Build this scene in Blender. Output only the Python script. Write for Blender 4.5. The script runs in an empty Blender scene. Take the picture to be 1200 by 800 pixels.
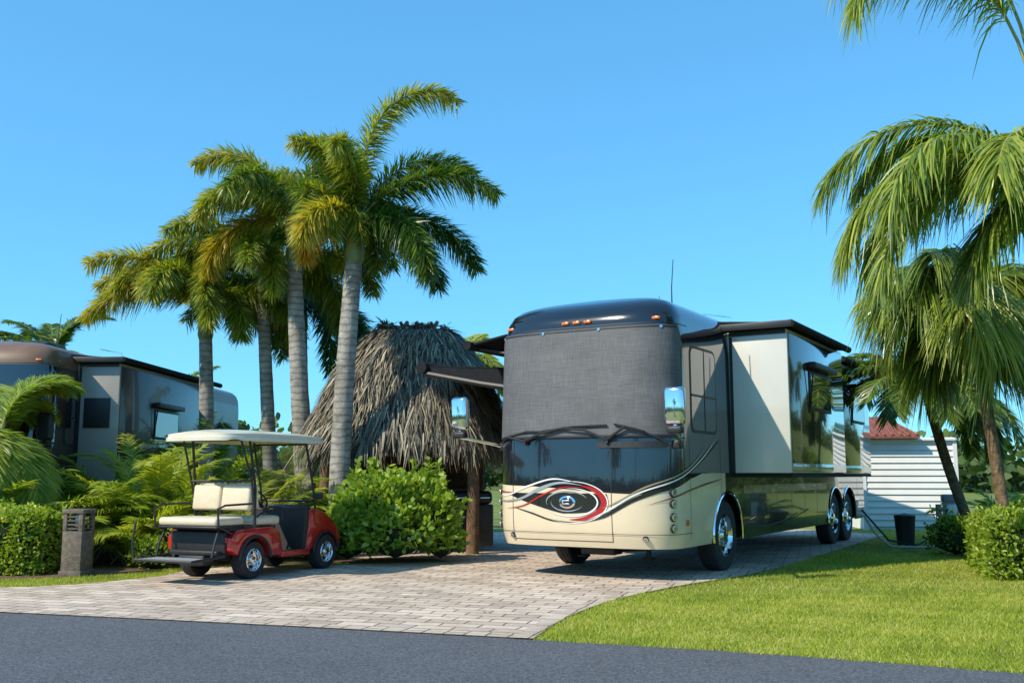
import bpy, bmesh, math, random
import numpy as np
from mathutils import Vector, Matrix
rng=np.random.default_rng(7); random.seed(7)
D2R=math.pi/180
C=bpy.context.scene.collection

# ---------------------------------------------------------------- materials
def new_mat(name):
    m=bpy.data.materials.new(name); m.use_nodes=True
    nt=m.node_tree; b=nt.nodes["Principled BSDF"]
    return m,nt,b
def mat(name,col,rough=.5,metal=0,coat=0,nscale=8,namt=.12,bump=0,bscale=None,spec=.5,dark=None):
    m,nt,b=new_mat(name); N=nt.nodes; L=nt.links
    tc=N.new('ShaderNodeTexCoord'); nz=N.new('ShaderNodeTexNoise'); nz.inputs['Scale'].default_value=nscale; nz.inputs['Detail'].default_value=6
    L.new(tc.outputs['Object'],nz.inputs['Vector'])
    cr=N.new('ShaderNodeValToRGB'); cr.color_ramp.elements[0].position=.3; cr.color_ramp.elements[1].position=.7
    a=[max(0,c*(1-namt)) for c in col] if dark is None else dark
    cr.color_ramp.elements[0].color=(*a,1); cr.color_ramp.elements[1].color=(*[min(1,c*(1+namt)) for c in col],1)
    L.new(nz.outputs['Fac'],cr.inputs['Fac']); L.new(cr.outputs['Color'],b.inputs['Base Color'])
    b.inputs['Roughness'].default_value=rough; b.inputs['Metallic'].default_value=metal
    b.inputs['Coat Weight'].default_value=coat; b.inputs['Coat Roughness'].default_value=.02
    b.inputs['Specular IOR Level'].default_value=spec
    if bump>0:
        n2=N.new('ShaderNodeTexNoise'); n2.inputs['Scale'].default_value=bscale or nscale*4; n2.inputs['Detail'].default_value=8
        L.new(tc.outputs['Object'],n2.inputs['Vector'])
        bp=N.new('ShaderNodeBump'); bp.inputs['Strength'].default_value=bump; bp.inputs['Distance'].default_value=.02
        L.new(n2.outputs['Fac'],bp.inputs['Height']); L.new(bp.outputs['Normal'],b.inputs['Normal'])
    return m
def foliage(name,cols,rough=.45,trans=.35,spec=.4):
    m,nt,b=new_mat(name); N=nt.nodes; L=nt.links
    at=N.new('ShaderNodeAttribute'); at.attribute_name='tint'
    cr=N.new('ShaderNodeValToRGB'); els=cr.color_ramp.elements
    while len(els)<len(cols): els.new(.5)
    for i,c in enumerate(cols):
        els[i].position=i/(len(cols)-1); els[i].color=(*c,1)
    L.new(at.outputs['Fac'],cr.inputs['Fac']); L.new(cr.outputs['Color'],b.inputs['Base Color'])
    b.inputs['Roughness'].default_value=rough; b.inputs['Specular IOR Level'].default_value=spec
    tr=N.new('ShaderNodeBsdfTranslucent')
    mx=N.new('ShaderNodeMixShader'); mx.inputs[0].default_value=trans
    gm=N.new('ShaderNodeMix'); gm.data_type='RGBA'; gm.blend_type='MULTIPLY'; gm.inputs[0].default_value=1
    gm.inputs[7].default_value=(1.8,1.7,.5,1)
    L.new(cr.outputs['Color'],gm.inputs[6]); L.new(gm.outputs[2],tr.inputs['Color'])
    out=N['Material Output']
    L.new(b.outputs[0],mx.inputs[1]); L.new(tr.outputs[0],mx.inputs[2]); L.new(mx.outputs[0],out.inputs['Surface'])
    return m
def glassmat(name,col,alpha):
    m,nt,b=new_mat(name); N=nt.nodes; L=nt.links
    tr=N.new('ShaderNodeBsdfTransparent'); tr.inputs[0].default_value=(*col,1)
    gl=N.new('ShaderNodeBsdfGlossy'); gl.inputs['Roughness'].default_value=.02
    fr=N.new('ShaderNodeFresnel'); mx=N.new('ShaderNodeMixShader')
    L.new(fr.outputs[0],mx.inputs[0]); L.new(tr.outputs[0],mx.inputs[1]); L.new(gl.outputs[0],mx.inputs[2])
    L.new(mx.outputs[0],N['Material Output'].inputs['Surface'])
    return m

M={}
M['black']=mat('black_gloss_paint',(.010,.011,.016),.12,0,1,3,.2)
M['cream']=mat('cream_paint',(.74,.61,.42),.3,0,.8,3,.03)
M['slidecream']=mat('slide_cream_paint',(.66,.64,.58),.25,0,.8,2,.04)
M['taupe']=mat('taupe_metallic_paint',(.085,.066,.048),.12,.35,1,2,.1)
M['gold']=mat('gold_metallic_paint',(.42,.32,.19),.25,.3,1,4,.08)
M['red']=mat('red_paint',(.42,.010,.014),.2,0,1,4,.1)
M['dkred']=mat('dark_red_paint',(.18,.012,.015),.2,0,1,4,.1)
M['silver']=mat('silver_paint',(.55,.57,.6),.25,.6,.6,6,.05)
M['stone']=mat('warm_grey_paint',(.36,.32,.27),.4,0,.3,6,.05)
M['white']=mat('white_paint',(.78,.78,.76),.35,0,.3,6,.04)
M['chrome']=mat('chrome',(.8,.81,.83),.08,1,0,6,.03)
M['glass']=mat('dark_glass',(.01,.012,.015),.03,0,1,3,.1,spec=.8)
M['tire']=mat('tyre_rubber',(.022,.022,.024),.75,0,0,20,.25,.3)
M['rubber']=mat('black_plastic',(.02,.02,.022),.5,0,0,15,.2)
M['dark']=mat('underbody_black',(.01,.01,.01),.9,0,0,10,.3)
M['orange']=mat('amber_lens',(.8,.18,.02),.2,0,.5,20,.1)
M['tail']=mat('red_lens',(.5,.01,.01),.2,0,.5,20,.1)
M['lens']=mat('lamp_lens',(.3,.32,.35),.08,.5,1,30,.2)
M['awn']=mat('awning_fabric',(.016,.017,.020),.9,0,0,10,.2,spec=.2)
M['brown']=mat('brown_metallic_paint',(.19,.105,.055),.5,.0,.3,3,.15)
M['dkbrown']=mat('dark_brown_paint',(.07,.045,.026),.3,.1,.35,1.2,.5,spec=.35)
M['tan']=mat('tan_paint',(.34,.25,.15),.3,.2,.8,3,.1)
M['vinyl']=mat('cream_vinyl',(.70,.59,.42),.45,0,.1,12,.05,.15,60)
M['roofcream']=mat('cream_roof_plastic',(.70,.65,.50),.4,0,.2,5,.05)
M['wood']=mat('weathered_wood',(.18,.105,.055),.8,0,0,9,.4,.5)
M['greywood']=mat('bollard_wood',(.16,.125,.095),.85,0,0,14,.35,.6)
M['tile']=mat('red_roof_tile',(.25,.085,.055),.7,0,0,9,.35,.5)
M['siding']=mat('white_siding',(.80,.78,.73),.5,0,0,2,.05)
M['grey']=mat('grey_plastic',(.3,.31,.32),.5,0,0,9,.1)
M['hose']=mat('beige_hose',(.5,.47,.4),.5,0,0,9,.1)
M['plexi']=glassmat('clear_acrylic',(.9,.93,.93),.1)

m,nt,b=new_mat('mesh_cover_fabric'); N=nt.nodes; L=nt.links
tc=N.new('ShaderNodeTexCoord')
outs=[]
for sc in ((120,40,5),(5,5,140),(1.2,1.2,.9),(2.2,2.2,2.2)):
    mp=N.new('ShaderNodeMapping'); mp.inputs['Scale'].default_value=sc
    nz=N.new('ShaderNodeTexNoise'); nz.inputs['Scale'].default_value=1; nz.inputs['Detail'].default_value=2
    L.new(tc.outputs['Object'],mp.inputs[0]); L.new(mp.outputs[0],nz.inputs['Vector']); outs.append(nz)
ad=N.new('ShaderNodeMath'); ad.operation='ADD'; L.new(outs[0].outputs['Fac'],ad.inputs[0]); L.new(outs[1].outputs['Fac'],ad.inputs[1])
mul=N.new('ShaderNodeMath'); mul.operation='MULTIPLY_ADD'; mul.inputs[1].default_value=.5; mul.inputs[2].default_value=0; L.new(ad.outputs[0],mul.inputs[0])
cr=N.new('ShaderNodeValToRGB'); cr.color_ramp.elements[0].position=.34; cr.color_ramp.elements[1].position=.66
cr.color_ramp.elements[0].color=(.080,.080,.083,1); cr.color_ramp.elements[1].color=(.155,.155,.16,1)
c9=N.new('ShaderNodeValToRGB'); c9.color_ramp.elements[0].position=.3; c9.color_ramp.elements[0].color=(.8,.8,.8,1); c9.color_ramp.elements[1].position=.7
L.new(outs[3].outputs['Fac'],c9.inputs[0])
m9=N.new('ShaderNodeMix'); m9.data_type='RGBA'; m9.blend_type='MULTIPLY'; m9.inputs[0].default_value=1
L.new(mul.outputs[0],cr.inputs[0]); L.new(cr.outputs[0],m9.inputs[6]); L.new(c9.outputs[0],m9.inputs[7]); L.new(m9.outputs[2],b.inputs['Base Color']); b.inputs['Roughness'].default_value=.6
bp=N.new('ShaderNodeBump'); bp.inputs['Strength'].default_value=.3; bp.inputs['Distance'].default_value=.15; L.new(outs[2].outputs['Fac'],bp.inputs['Height']); L.new(bp.outputs[0],b.inputs['Normal'])
M['cover']=m

# ---------------------------------------------------------------- builders
def finish(ob,parent):
    C.objects.link(ob)
    if parent: ob.parent=parent
    return ob
def empty(name,loc=(0,0,0),rz=0,sc=1):
    e=bpy.data.objects.new(name,None); e.location=loc; e.rotation_euler=(0,0,rz); e.scale=(sc,sc,sc); C.objects.link(e); return e
class MB:
    def __init__(s): s.v=[];s.f=[];s.m=[];s.mats=[]
    def mi(s,k):
        mm=M[k] if isinstance(k,str) else k
        if mm not in s.mats: s.mats.append(mm)
        return s.mats.index(mm)
    def add(s,vs,fs,k):
        o=len(s.v); i=s.mi(k)
        s.v+= [tuple(v) for v in vs]
        s.f+= [tuple(o+j for j in f) for f in fs]; s.m+=[i]*len(fs)
    def bm(s,bm,k,mtx=None):
        if mtx is not None: bm.transform(mtx)
        bm.verts.index_update()
        s.add([v.co[:] for v in bm.verts],[[v.index for v in f.verts] for f in bm.faces],k); bm.free()
    def box(s,lo,hi,k,bev=0,rot=None,seg=2):
        c=[(a+b)/2 for a,b in zip(lo,hi)]; d=[abs(b-a) for a,b in zip(lo,hi)]
        bm=bmesh.new(); bmesh.ops.create_cube(bm,size=1)
        for v in bm.verts: v.co=Vector((v.co.x*d[0],v.co.y*d[1],v.co.z*d[2]))
        if bev>0: bmesh.ops.bevel(bm,geom=bm.edges[:],offset=bev,segments=seg,affect='EDGES',profile=.5)
        mt=Matrix.Translation(c)
        if rot: mt=mt@rot
        s.bm(bm,k,mt)
    def prof(s,pts,x0,x1,k,bev=0,axis='x'):
        bm=bmesh.new()
        vs=[bm.verts.new((x0,p[0],p[1])) for p in pts]; f=bm.faces.new(vs)
        r=bmesh.ops.extrude_face_region(bm,geom=[f])
        nv=[e for e in r['geom'] if isinstance(e,bmesh.types.BMVert)]
        for v in nv: v.co.x=x1
        bmesh.ops.recalc_face_normals(bm,faces=bm.faces[:])
        if bev>0:
            ed=[e for e in bm.edges if abs(e.verts[0].co.x-e.verts[1].co.x)<1e-6]
            bmesh.ops.bevel(bm,geom=ed,offset=bev,segments=2,affect='EDGES',profile=.5)
        s.bm(bm,k)
    def cyl(s,p0,p1,r0,r1,k,seg=16,cap=True):
        p0=Vector(p0);p1=Vector(p1);d=(p1-p0).normalized()
        u=d.orthogonal().normalized(); w=d.cross(u)
        vs=[];fs=[]
        for p,r in((p0,r0),(p1,r1)):
            for i in range(seg):
                a=2*math.pi*i/seg; vs.append(p+u*math.cos(a)*r+w*math.sin(a)*r)
        for i in range(seg): j=(i+1)%seg; fs.append((i,j,seg+j,seg+i))
        if cap: fs+= [tuple(range(seg))[::-1],tuple(range(seg,2*seg))]
        s.add(vs,fs,k)
    def tube(s,pts,r,k,seg=8,cap=True):
        P=[Vector(p) for p in pts]; n=len(P); rr=r if hasattr(r,'__len__') else [r]*n
        vs=[];fs=[]; u=None
        for i in range(n):
            d=(P[min(i+1,n-1)]-P[max(i-1,0)]).normalized()
            if u is None: u=d.orthogonal().normalized()
            u=(u-d*u.dot(d)).normalized(); w=d.cross(u)
            for j in range(seg):
                a=2*math.pi*j/seg; vs.append(P[i]+u*math.cos(a)*rr[i]+w*math.sin(a)*rr[i])
        for i in range(n-1):
            for j in range(seg):
                q=(j+1)%seg; fs.append((i*seg+j,i*seg+q,(i+1)*seg+q,(i+1)*seg+j))
        if cap: fs+=[tuple(range(seg))[::-1],tuple(range((n-1)*seg,n*seg))]
        s.add(vs,fs,k)
    def lathe(s,prof,mt,k,seg=40):
        vs=[];fs=[];n=len(prof)
        for i in range(seg):
            a=2*math.pi*i/seg
            for r,h in prof: vs.append(mt@Vector((h,r*math.cos(a),r*math.sin(a))))
        for i in range(seg):
            q=(i+1)%seg
            for j in range(n-1): fs.append((i*n+j,i*n+j+1,q*n+j+1,q*n+j))
        s.add(vs,fs,k)
    def build(s,name,parent=None,ang=35):
        me=bpy.data.meshes.new(name); me.from_pydata(s.v,[],s.f); 
        for mm in s.mats: me.materials.append(mm)
        me.polygons.foreach_set('material_index',s.m); me.update()
        bm=bmesh.new(); bm.from_mesh(me); bmesh.ops.recalc_face_normals(bm,faces=bm.faces[:]); bm.to_mesh(me); bm.free()
        me.shade_smooth(); me.set_sharp_from_angle(angle=ang*D2R)
        return finish(bpy.data.objects.new(name,me),parent)
class FB:
    def __init__(s): s.V=[];s.Q=[];s.T=[];s.n=0
    def strip(s,P,D,Wv,L,W,tint,droop=0.,segs=2,prof=(.45,1,.12)):
        n=len(P)
        if n==0: return
        ts=np.linspace(0,1,segs+1); pr=np.array(prof)
        L=np.broadcast_to(L,(n,)); W=np.broadcast_to(W,(n,)); droop=np.broadcast_to(droop,(n,)); tint=np.broadcast_to(tint,(n,))
        c=P[:,None,:]+D[:,None,:]*(L[:,None]*ts)[:,:,None]
        c=c.copy(); c[:,:,2]-= (droop*L)[:,None]*ts[None]**2
        h=Wv[:,None,:]*(W[:,None]*pr[None]*.5)[:,:,None]
        V=np.stack([c-h,c+h],2).reshape(n,-1,3)
        k=V.shape[1]
        q=[]
        for i in range(segs): q.append([2*i,2*i+1,2*i+3,2*i+2])
        Q=np.array(q)[None]+ (np.arange(n)*k)[:,None,None]+s.n
        s.V.append(V.reshape(-1,3)); s.Q.append(Q.reshape(-1,4)); s.T.append(np.repeat(tint,k)); s.n+=n*k
    def build(s,name,mm,parent=None,smooth=False):
        V=np.concatenate(s.V).astype(np.float32);Q=np.concatenate(s.Q).astype(np.int32);T=np.clip(np.concatenate(s.T),0,1).astype(np.float32)
        me=bpy.data.meshes.new(name); me.vertices.add(len(V)); me.vertices.foreach_set('co',V.ravel())
        me.loops.add(Q.size); me.loops.foreach_set('vertex_index',Q.ravel())
        me.polygons.add(len(Q)); me.polygons.foreach_set('loop_start',np.arange(0,Q.size,4,dtype=np.int32))
        me.update(calc_edges=True)
        a=me.attributes.new('tint','FLOAT','POINT'); a.data.foreach_set('value',T)
        me.materials.append(mm)
        return finish(bpy.data.objects.new(name,me),parent)
def nrm(a): return a/np.maximum(np.linalg.norm(a,axis=-1,keepdims=True),1e-9)
def rdir(n): return nrm(rng.normal(size=(n,3)))

# ---------------------------------------------------------------- world, sun, camera
az_s=math.atan2(-.84,-.54); el_s=41*D2R
w=bpy.data.worlds.new("World"); bpy.context.scene.world=w; w.use_nodes=True
nt=w.node_tree; bg=nt.nodes['Background']; sk=nt.nodes.new('ShaderNodeTexSky'); sk.sky_type='NISHITA'; sk.sun_disc=False
sk.sun_elevation=el_s; sk.sun_rotation=az_s; sk.air_density=1.0; sk.dust_density=.15; sk.ozone_density=1.6
gm=nt.nodes.new('ShaderNodeGamma'); gm.inputs['Gamma'].default_value=.56
ml=nt.nodes.new('ShaderNodeMix'); ml.data_type='RGBA'; ml.blend_type='MULTIPLY'; ml.inputs[0].default_value=1; ml.inputs[7].default_value=(1.0,2.6,3.75,1)
nt.links.new(sk.outputs[0],gm.inputs['Color']); nt.links.new(gm.outputs[0],ml.inputs[6]); nt.links.new(ml.outputs[2],bg.inputs[0]); bg.inputs[1].default_value=.12
sd=bpy.data.lights.new('sun','SUN'); sd.energy=5; sd.angle=.5*D2R; sd.color=(1,.91,.74)
so=bpy.data.objects.new('sun',sd); C.objects.link(so)
dirv=Vector((-.84*math.cos(el_s),-.54*math.cos(el_s),math.sin(el_s)))
so.rotation_euler=dirv.to_track_quat('Z','Y').to_euler(); so.location=(-10,-6,12)
cd=bpy.data.cameras.new('camera'); cam=bpy.data.objects.new('camera',cd); C.objects.link(cam)
cam.location=(0,0,1.4); cam.rotation_euler=((90+7.6)*D2R,0,0); cd.sensor_width=36; cd.lens=35.01; cd.clip_end=3000; cd.clip_start=.1
bpy.context.scene.camera=cam
bpy.context.scene.view_settings.view_transform='Standard'; bpy.context.scene.view_settings.look='None'; bpy.context.scene.view_settings.exposure=0

# ---------------------------------------------------------------- ground
def sheet(name,pts,z,mm):
    me=bpy.data.meshes.new(name); me.from_pydata([(x,y,z) for x,y in pts],[],[tuple(range(len(pts)))]); me.update(); me.materials.append(mm)
    if me.polygons[0].normal.z<0: me.flip_normals()
    return finish(bpy.data.objects.new(name,me),None)
def smooth_poly(pts,n=8):
    out=[];P=[Vector((p[0],p[1],0)) for p in pts]
    for i in range(len(P)-1):
        p0=P[max(i-1,0)];p1=P[i];p2=P[i+1];p3=P[min(i+2,len(P)-1)]
        for k in range(n):
            t=k/n; q=.5*((2*p1)+(p2-p0)*t+(2*p0-5*p1+4*p2-p3)*t*t+(3*p1-p0-3*p2+p3)*t**3); out.append((q.x,q.y))
    out.append((P[-1].x,P[-1].y)); return out
m,nt,b=new_mat('grass_ground'); N=nt.nodes;L=nt.links
tc=N.new('ShaderNodeTexCoord'); n1=N.new('ShaderNodeTexNoise'); n1.inputs['Scale'].default_value=.8; n1.inputs['Detail'].default_value=8
n2=N.new('ShaderNodeTexNoise'); n2.inputs['Scale'].default_value=40; n2.inputs['Detail'].default_value=4
L.new(tc.outputs['Object'],n1.inputs[0]); L.new(tc.outputs['Object'],n2.inputs[0])
ad=N.new('ShaderNodeMath'); ad.operation='ADD'; L.new(n1.outputs['Fac'],ad.inputs[0]); L.new(n2.outputs['Fac'],ad.inputs[1])
hv=N.new('ShaderNodeMath'); hv.operation='MULTIPLY'; hv.inputs[1].default_value=.5; L.new(ad.outputs[0],hv.inputs[0])
cr=N.new('ShaderNodeValToRGB'); cr.color_ramp.elements[0].position=.35; cr.color_ramp.elements[1].position=.65
cr.color_ramp.elements[0].color=(.09,.12,.015,1); cr.color_ramp.elements[1].color=(.26,.30,.045,1)
L.new(hv.outputs[0],cr.inputs[0]); L.new(cr.outputs[0],b.inputs['Base Color']); b.inputs['Roughness'].default_value=.9
bp=N.new('ShaderNodeBump'); bp.inputs['Strength'].default_value=.8; bp.inputs['Distance'].default_value=.03; L.new(n2.outputs['Fac'],bp.inputs['Height']); L.new(bp.outputs[0],b.inputs['Normal'])
M['grass']=m
m,nt,b=new_mat('asphalt'); N=nt.nodes;L=nt.links
tc=N.new('ShaderNodeTexCoord'); n1=N.new('ShaderNodeTexNoise'); n1.inputs['Scale'].default_value=.6; n1.inputs['Detail'].default_value=8
n2=N.new('ShaderNodeTexNoise'); n2.inputs['Scale'].default_value=38; n2.inputs['Detail'].default_value=6
n2.inputs['Roughness'].default_value=1.0
L.new(tc.outputs['Object'],n1.inputs[0]); L.new(tc.outputs['Object'],n2.inputs[0])
vo=N.new('ShaderNodeTexVoronoi'); vo.inputs['Scale'].default_value=70; L.new(tc.outputs['Object'],vo.inputs['Vector'])
c1=N.new('ShaderNodeValToRGB'); c1.color_ramp.elements[0].position=.36; c1.color_ramp.elements[1].position=.64
c1.color_ramp.elements[0].color=(.035,.037,.042,1); c1.color_ramp.elements[1].color=(.24,.24,.25,1)
L.new(n2.outputs['Fac'],c1.inputs[0])
sx=N.new('ShaderNodeSeparateColor'); L.new(vo.outputs['Color'],sx.inputs[0])
c3=N.new('ShaderNodeValToRGB'); c3.color_ramp.elements[0].color=(.5,.5,.52,1); c3.color_ramp.elements[1].color=(1.5,1.5,1.5,1); L.new(sx.outputs[0],c3.inputs[0])
m3=N.new('ShaderNodeMix'); m3.data_type='RGBA'; m3.blend_type='MULTIPLY'; m3.inputs[0].default_value=.9; L.new(c1.outputs[0],m3.inputs[6]); L.new(c3.outputs[0],m3.inputs[7])
mx=N.new('ShaderNodeMix'); mx.data_type='RGBA'; mx.blend_type='MULTIPLY'; mx.inputs[0].default_value=.6
c2=N.new('ShaderNodeValToRGB'); c2.color_ramp.elements[0].position=.3; c2.color_ramp.elements[0].color=(.7,.7,.71,1); c2.color_ramp.elements[1].position=.7
L.new(n1.outputs['Fac'],c2.inputs[0]); L.new(m3.outputs[2],mx.inputs[6]); L.new(c2.outputs[0],mx.inputs[7]); L.new(mx.outputs[2],b.inputs['Base Color'])
b.inputs['Roughness'].default_value=.8
bp=N.new('ShaderNodeBump'); bp.inputs['Strength'].default_value=.8; bp.inputs['Distance'].default_value=.012; L.new(n2.outputs['Fac'],bp.inputs['Height']); L.new(bp.outputs[0],b.inputs['Normal'])
M['asphalt']=m
def paver(name,rot,bw,bh,ca,cb):
    m,nt,b=new_mat(name); N=nt.nodes;L=nt.links
    tc=N.new('ShaderNodeTexCoord'); mp=N.new('ShaderNodeMapping'); mp.inputs['Rotation'].default_value=(0,0,rot)
    nd=N.new('ShaderNodeTexNoise'); nd.inputs['Scale'].default_value=2.5
    L.new(tc.outputs['Object'],nd.inputs[0])
    vm=N.new('ShaderNodeVectorMath'); vm.operation='SCALE'; vm.inputs['Scale'].default_value=.07; L.new(nd.outputs['Color'],vm.inputs[0])
    va=N.new('ShaderNodeVectorMath'); L.new(tc.outputs['Object'],va.inputs[0]); L.new(vm.outputs[0],va.inputs[1])
    L.new(va.outputs[0],mp.inputs[0])
    br=N.new('ShaderNodeTexBrick'); br.inputs['Scale'].default_value=1; br.inputs['Brick Width'].default_value=bw; br.inputs['Row Height'].default_value=bh
    br.inputs['Mortar Size'].default_value=.010; br.inputs['Mortar Smooth'].default_value=.3; br.inputs['Bias'].default_value=0
    br.inputs['Color1'].default_value=(*ca,1); br.inputs['Color2'].default_value=(*cb,1); br.inputs['Mortar'].default_value=(.17,.12,.08,1)
    L.new(mp.outputs[0],br.inputs['Vector'])
    n1=N.new('ShaderNodeTexNoise'); n1.inputs['Scale'].default_value=1.3; n1.inputs['Detail'].default_value=9; n1.inputs['Roughness'].default_value=.65; L.new(tc.outputs['Object'],n1.inputs[0])
    c2=N.new('ShaderNodeValToRGB'); c2.color_ramp.elements[0].position=.3; c2.color_ramp.elements[0].color=(.66,.62,.58,1); c2.color_ramp.elements[1].position=.58
    L.new(n1.outputs['Fac'],c2.inputs[0])
    mx=N.new('ShaderNodeMix'); mx.data_type='RGBA'; mx.blend_type='MULTIPLY'; mx.inputs[0].default_value=.85
    L.new(br.outputs['Color'],mx.inputs[6]); L.new(c2.outputs[0],mx.inputs[7])
    n3=N.new('ShaderNodeTexNoise'); n3.inputs['Scale'].default_value=30; n3.inputs['Detail'].default_value=5; n3.inputs['Roughness'].default_value=.8; L.new(tc.outputs['Object'],n3.inputs[0])
    c4=N.new('ShaderNodeValToRGB'); c4.color_ramp.elements[0].position=.35; c4.color_ramp.elements[0].color=(.72,.70,.68,1); c4.color_ramp.elements[1].position=.6; L.new(n3.outputs['Fac'],c4.inputs[0])
    m4=N.new('ShaderNodeMix'); m4.data_type='RGBA'; m4.blend_type='MULTIPLY'; m4.inputs[0].default_value=.8; L.new(mx.outputs[2],m4.inputs[6]); L.new(c4.outputs[0],m4.inputs[7])
    L.new(m4.outputs[2],b.inputs['Base Color'])
    b.inputs['Roughness'].default_value=.85
    bp=N.new('ShaderNodeBump'); bp.invert=True; bp.inputs['Strength'].default_value=.8; bp.inputs['Distance'].default_value=.012
    L.new(br.outputs['Fac'],bp.inputs['Height']); L.new(bp.outputs[0],b.inputs['Normal'])
    return m
M['paver']=paver('brick_pavers',17*D2R,.38,.19,(.84,.68,.53),(.56,.44,.35))
M['paver2']=paver('border_pavers',(17+90)*D2R,.40,.2,(.74,.60,.47),(.58,.47,.38))
M['mulch']=mat('mulch_soil',(.15,.095,.05),.95,0,0,25,.5,.8)

ground=sheet('ground',[(-900,-900),(900,-900),(900,900),(-900,900)],0,M['grass'])
edge=smooth_poly([(-60,13.6),(-30,13.3),(-12,12.2),(-5.26,10.45),(.5,8.65),(3.65,7.3),(8,4.9),(15,.3),(25,-8),(45,-28)],10)
near=[(x-1.5,y-7.5) for x,y in edge][::-1]
road=sheet('road',edge+near,.004,M['asphalt'])
curve=smooth_poly([(.18,8.75),(.38,9.5),(.68,10.4),(1.2,11.5),(2.05,12.75),(3.2,14.1),(4.2,15.6)],8)
def edge_y(x):
    xs=[p[0] for p in edge]; ys=[p[1] for p in edge]; return np.interp(x,xs,ys)
front=[p for p in edge if -9.5<p[0]<.18]
left=smooth_poly([(-9.5,13.2),(-6.3,12.7),(-4.95,13.9),(-4.4,15.4),(-.95,16.3)],6)
dw=[(.18,float(edge_y(.18)))]+curve+[(8.8,23.8),(7.5,26),(4.5,26),(-1,24.5),(-4.5,23),(-4.3,17.3),(-1.3,16.9)]+left[::-1]+front
dw=[p for i,p in enumerate(dw) if i==0 or (abs(p[0]-dw[i-1][0])+abs(p[1]-dw[i-1][1]))>1e-3]
driveway=sheet('paver_driveway',dw,.010,M['paver'])
def ribbon(name,pts,wd,z,mm):
    vs=[];fs=[];n=len(pts)
    for i,p in enumerate(pts):
        a=Vector(pts[max(i-1,0)]);b_=Vector(pts[min(i+1,n-1)]);d=(b_-a).normalized();nn=Vector((-d.y,d.x))
        vs+= [(p[0],p[1],z),(p[0]+nn.x*wd,p[1]+nn.y*wd,z)]
    for i in range(n-1): fs.append((2*i,2*i+1,2*i+3,2*i+2))
    me=bpy.data.meshes.new(name); me.from_pydata(vs,[],fs); me.update(); me.materials.append(mm)
    return finish(bpy.data.objects.new(name,me),None)
ribbon('paver_border',front+[(.18,float(edge_y(.18)))],.2,.014,M['paver2'])
ribbon('paver_border',curve,.18,.018,M['paver2'])
bedL=[(-14,14.2),(-8,13.75),(-6.6,13.6),(-5.6,14.2),(-5.0,15.2),(-4.5,15.9),(-1.3,16.6),(-1.0,17.0),(-4.3,17.25),(-4.6,23),(-14,24)]
sheet('mulch_bed',bedL,.0065,M['mulch'])
def inside(px,py,poly):
    r=np.zeros(len(px),bool); n=len(poly)
    for i in range(n):
        x1,y1=poly[i];x2,y2=poly[(i+1)%n]
        c=((y1>py)!=(y2>py)); 
        with np.errstate(divide='ignore',invalid='ignore'):
            xi=(x2-x1)*(py-y1)/(y2-y1)+x1
        r^= c&(px<xi)
    return r
G=FB()
def blades(x0,x1,y0,y1,n,hs=1.):
    x=rng.uniform(x0,x1,n);y=rng.uniform(y0,y1,n)
    ok=(~inside(x,y,dw))&(y>edge_y(x)+.02*np.sin(x*9)+rng.uniform(-.05,.02,n))&(~inside(x,y,bedL))
    x=x[ok];y=y[ok];k=len(x)
    d=rdir(k)*.9; d[:,2]=1; d=nrm(d)
    a=rng.uniform(0,2*np.pi,k); W=np.stack([np.cos(a),np.sin(a),0*a],1)
    patch=.55+.16*np.sin(x*1.7+np.sin(y*1.3)*2)*np.sin(y*2.1+x)+.12*np.sin(x*5.3+y*2)*np.sin(y*7.1-x*3)
    P=np.stack([x,y,np.full(k,.0)],1)
    G.strip(P,d,W,rng.uniform(.02,.055,k)*hs,rng.uniform(.006,.011,k),patch+rng.normal(0,.25,k),.1,1,(1,.2))
blades(0,9,7,12,200000); blades(1.5,13,12,18,110000); blades(4,16,18,26,40000,1.2); blades(-10,-4,12.3,15.5,60000)
M['blade']=foliage('grass_blades',[(.11,.16,.018),(.29,.36,.035),(.46,.50,.07),(.58,.52,.18)],.5,.4)
G.build('lawn_grass',M['blade'])
F=FB(); n=1500; x=rng.uniform(-7,3,n); y=rng.uniform(9,17,n)
dd=np.exp(-np.abs(y-(15.2-.1*x))/1.2); ok=(rng.uniform(0,1,n)<dd*.8+.05)&(y>edge_y(x)-.3); x=x[ok];y=y[ok];k=len(x)
d=rdir(k); d[:,2]*=.1; d=nrm(d); P=np.stack([x,y,np.full(k,.022)],1); Wd=np.stack([-d[:,1],d[:,0],rng.normal(0,.2,k)],1)
F.strip(P,d,Wd,rng.uniform(.03,.08,k),rng.uniform(.01,.025,k),rng.uniform(0,1,k),-.1,2,(.4,1,.2))
M['litter']=foliage('dry_leaves',[(.12,.07,.03),(.25,.15,.06),(.3,.25,.1)],.8,.1); F.build('leaf_litter',M['litter'])

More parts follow.
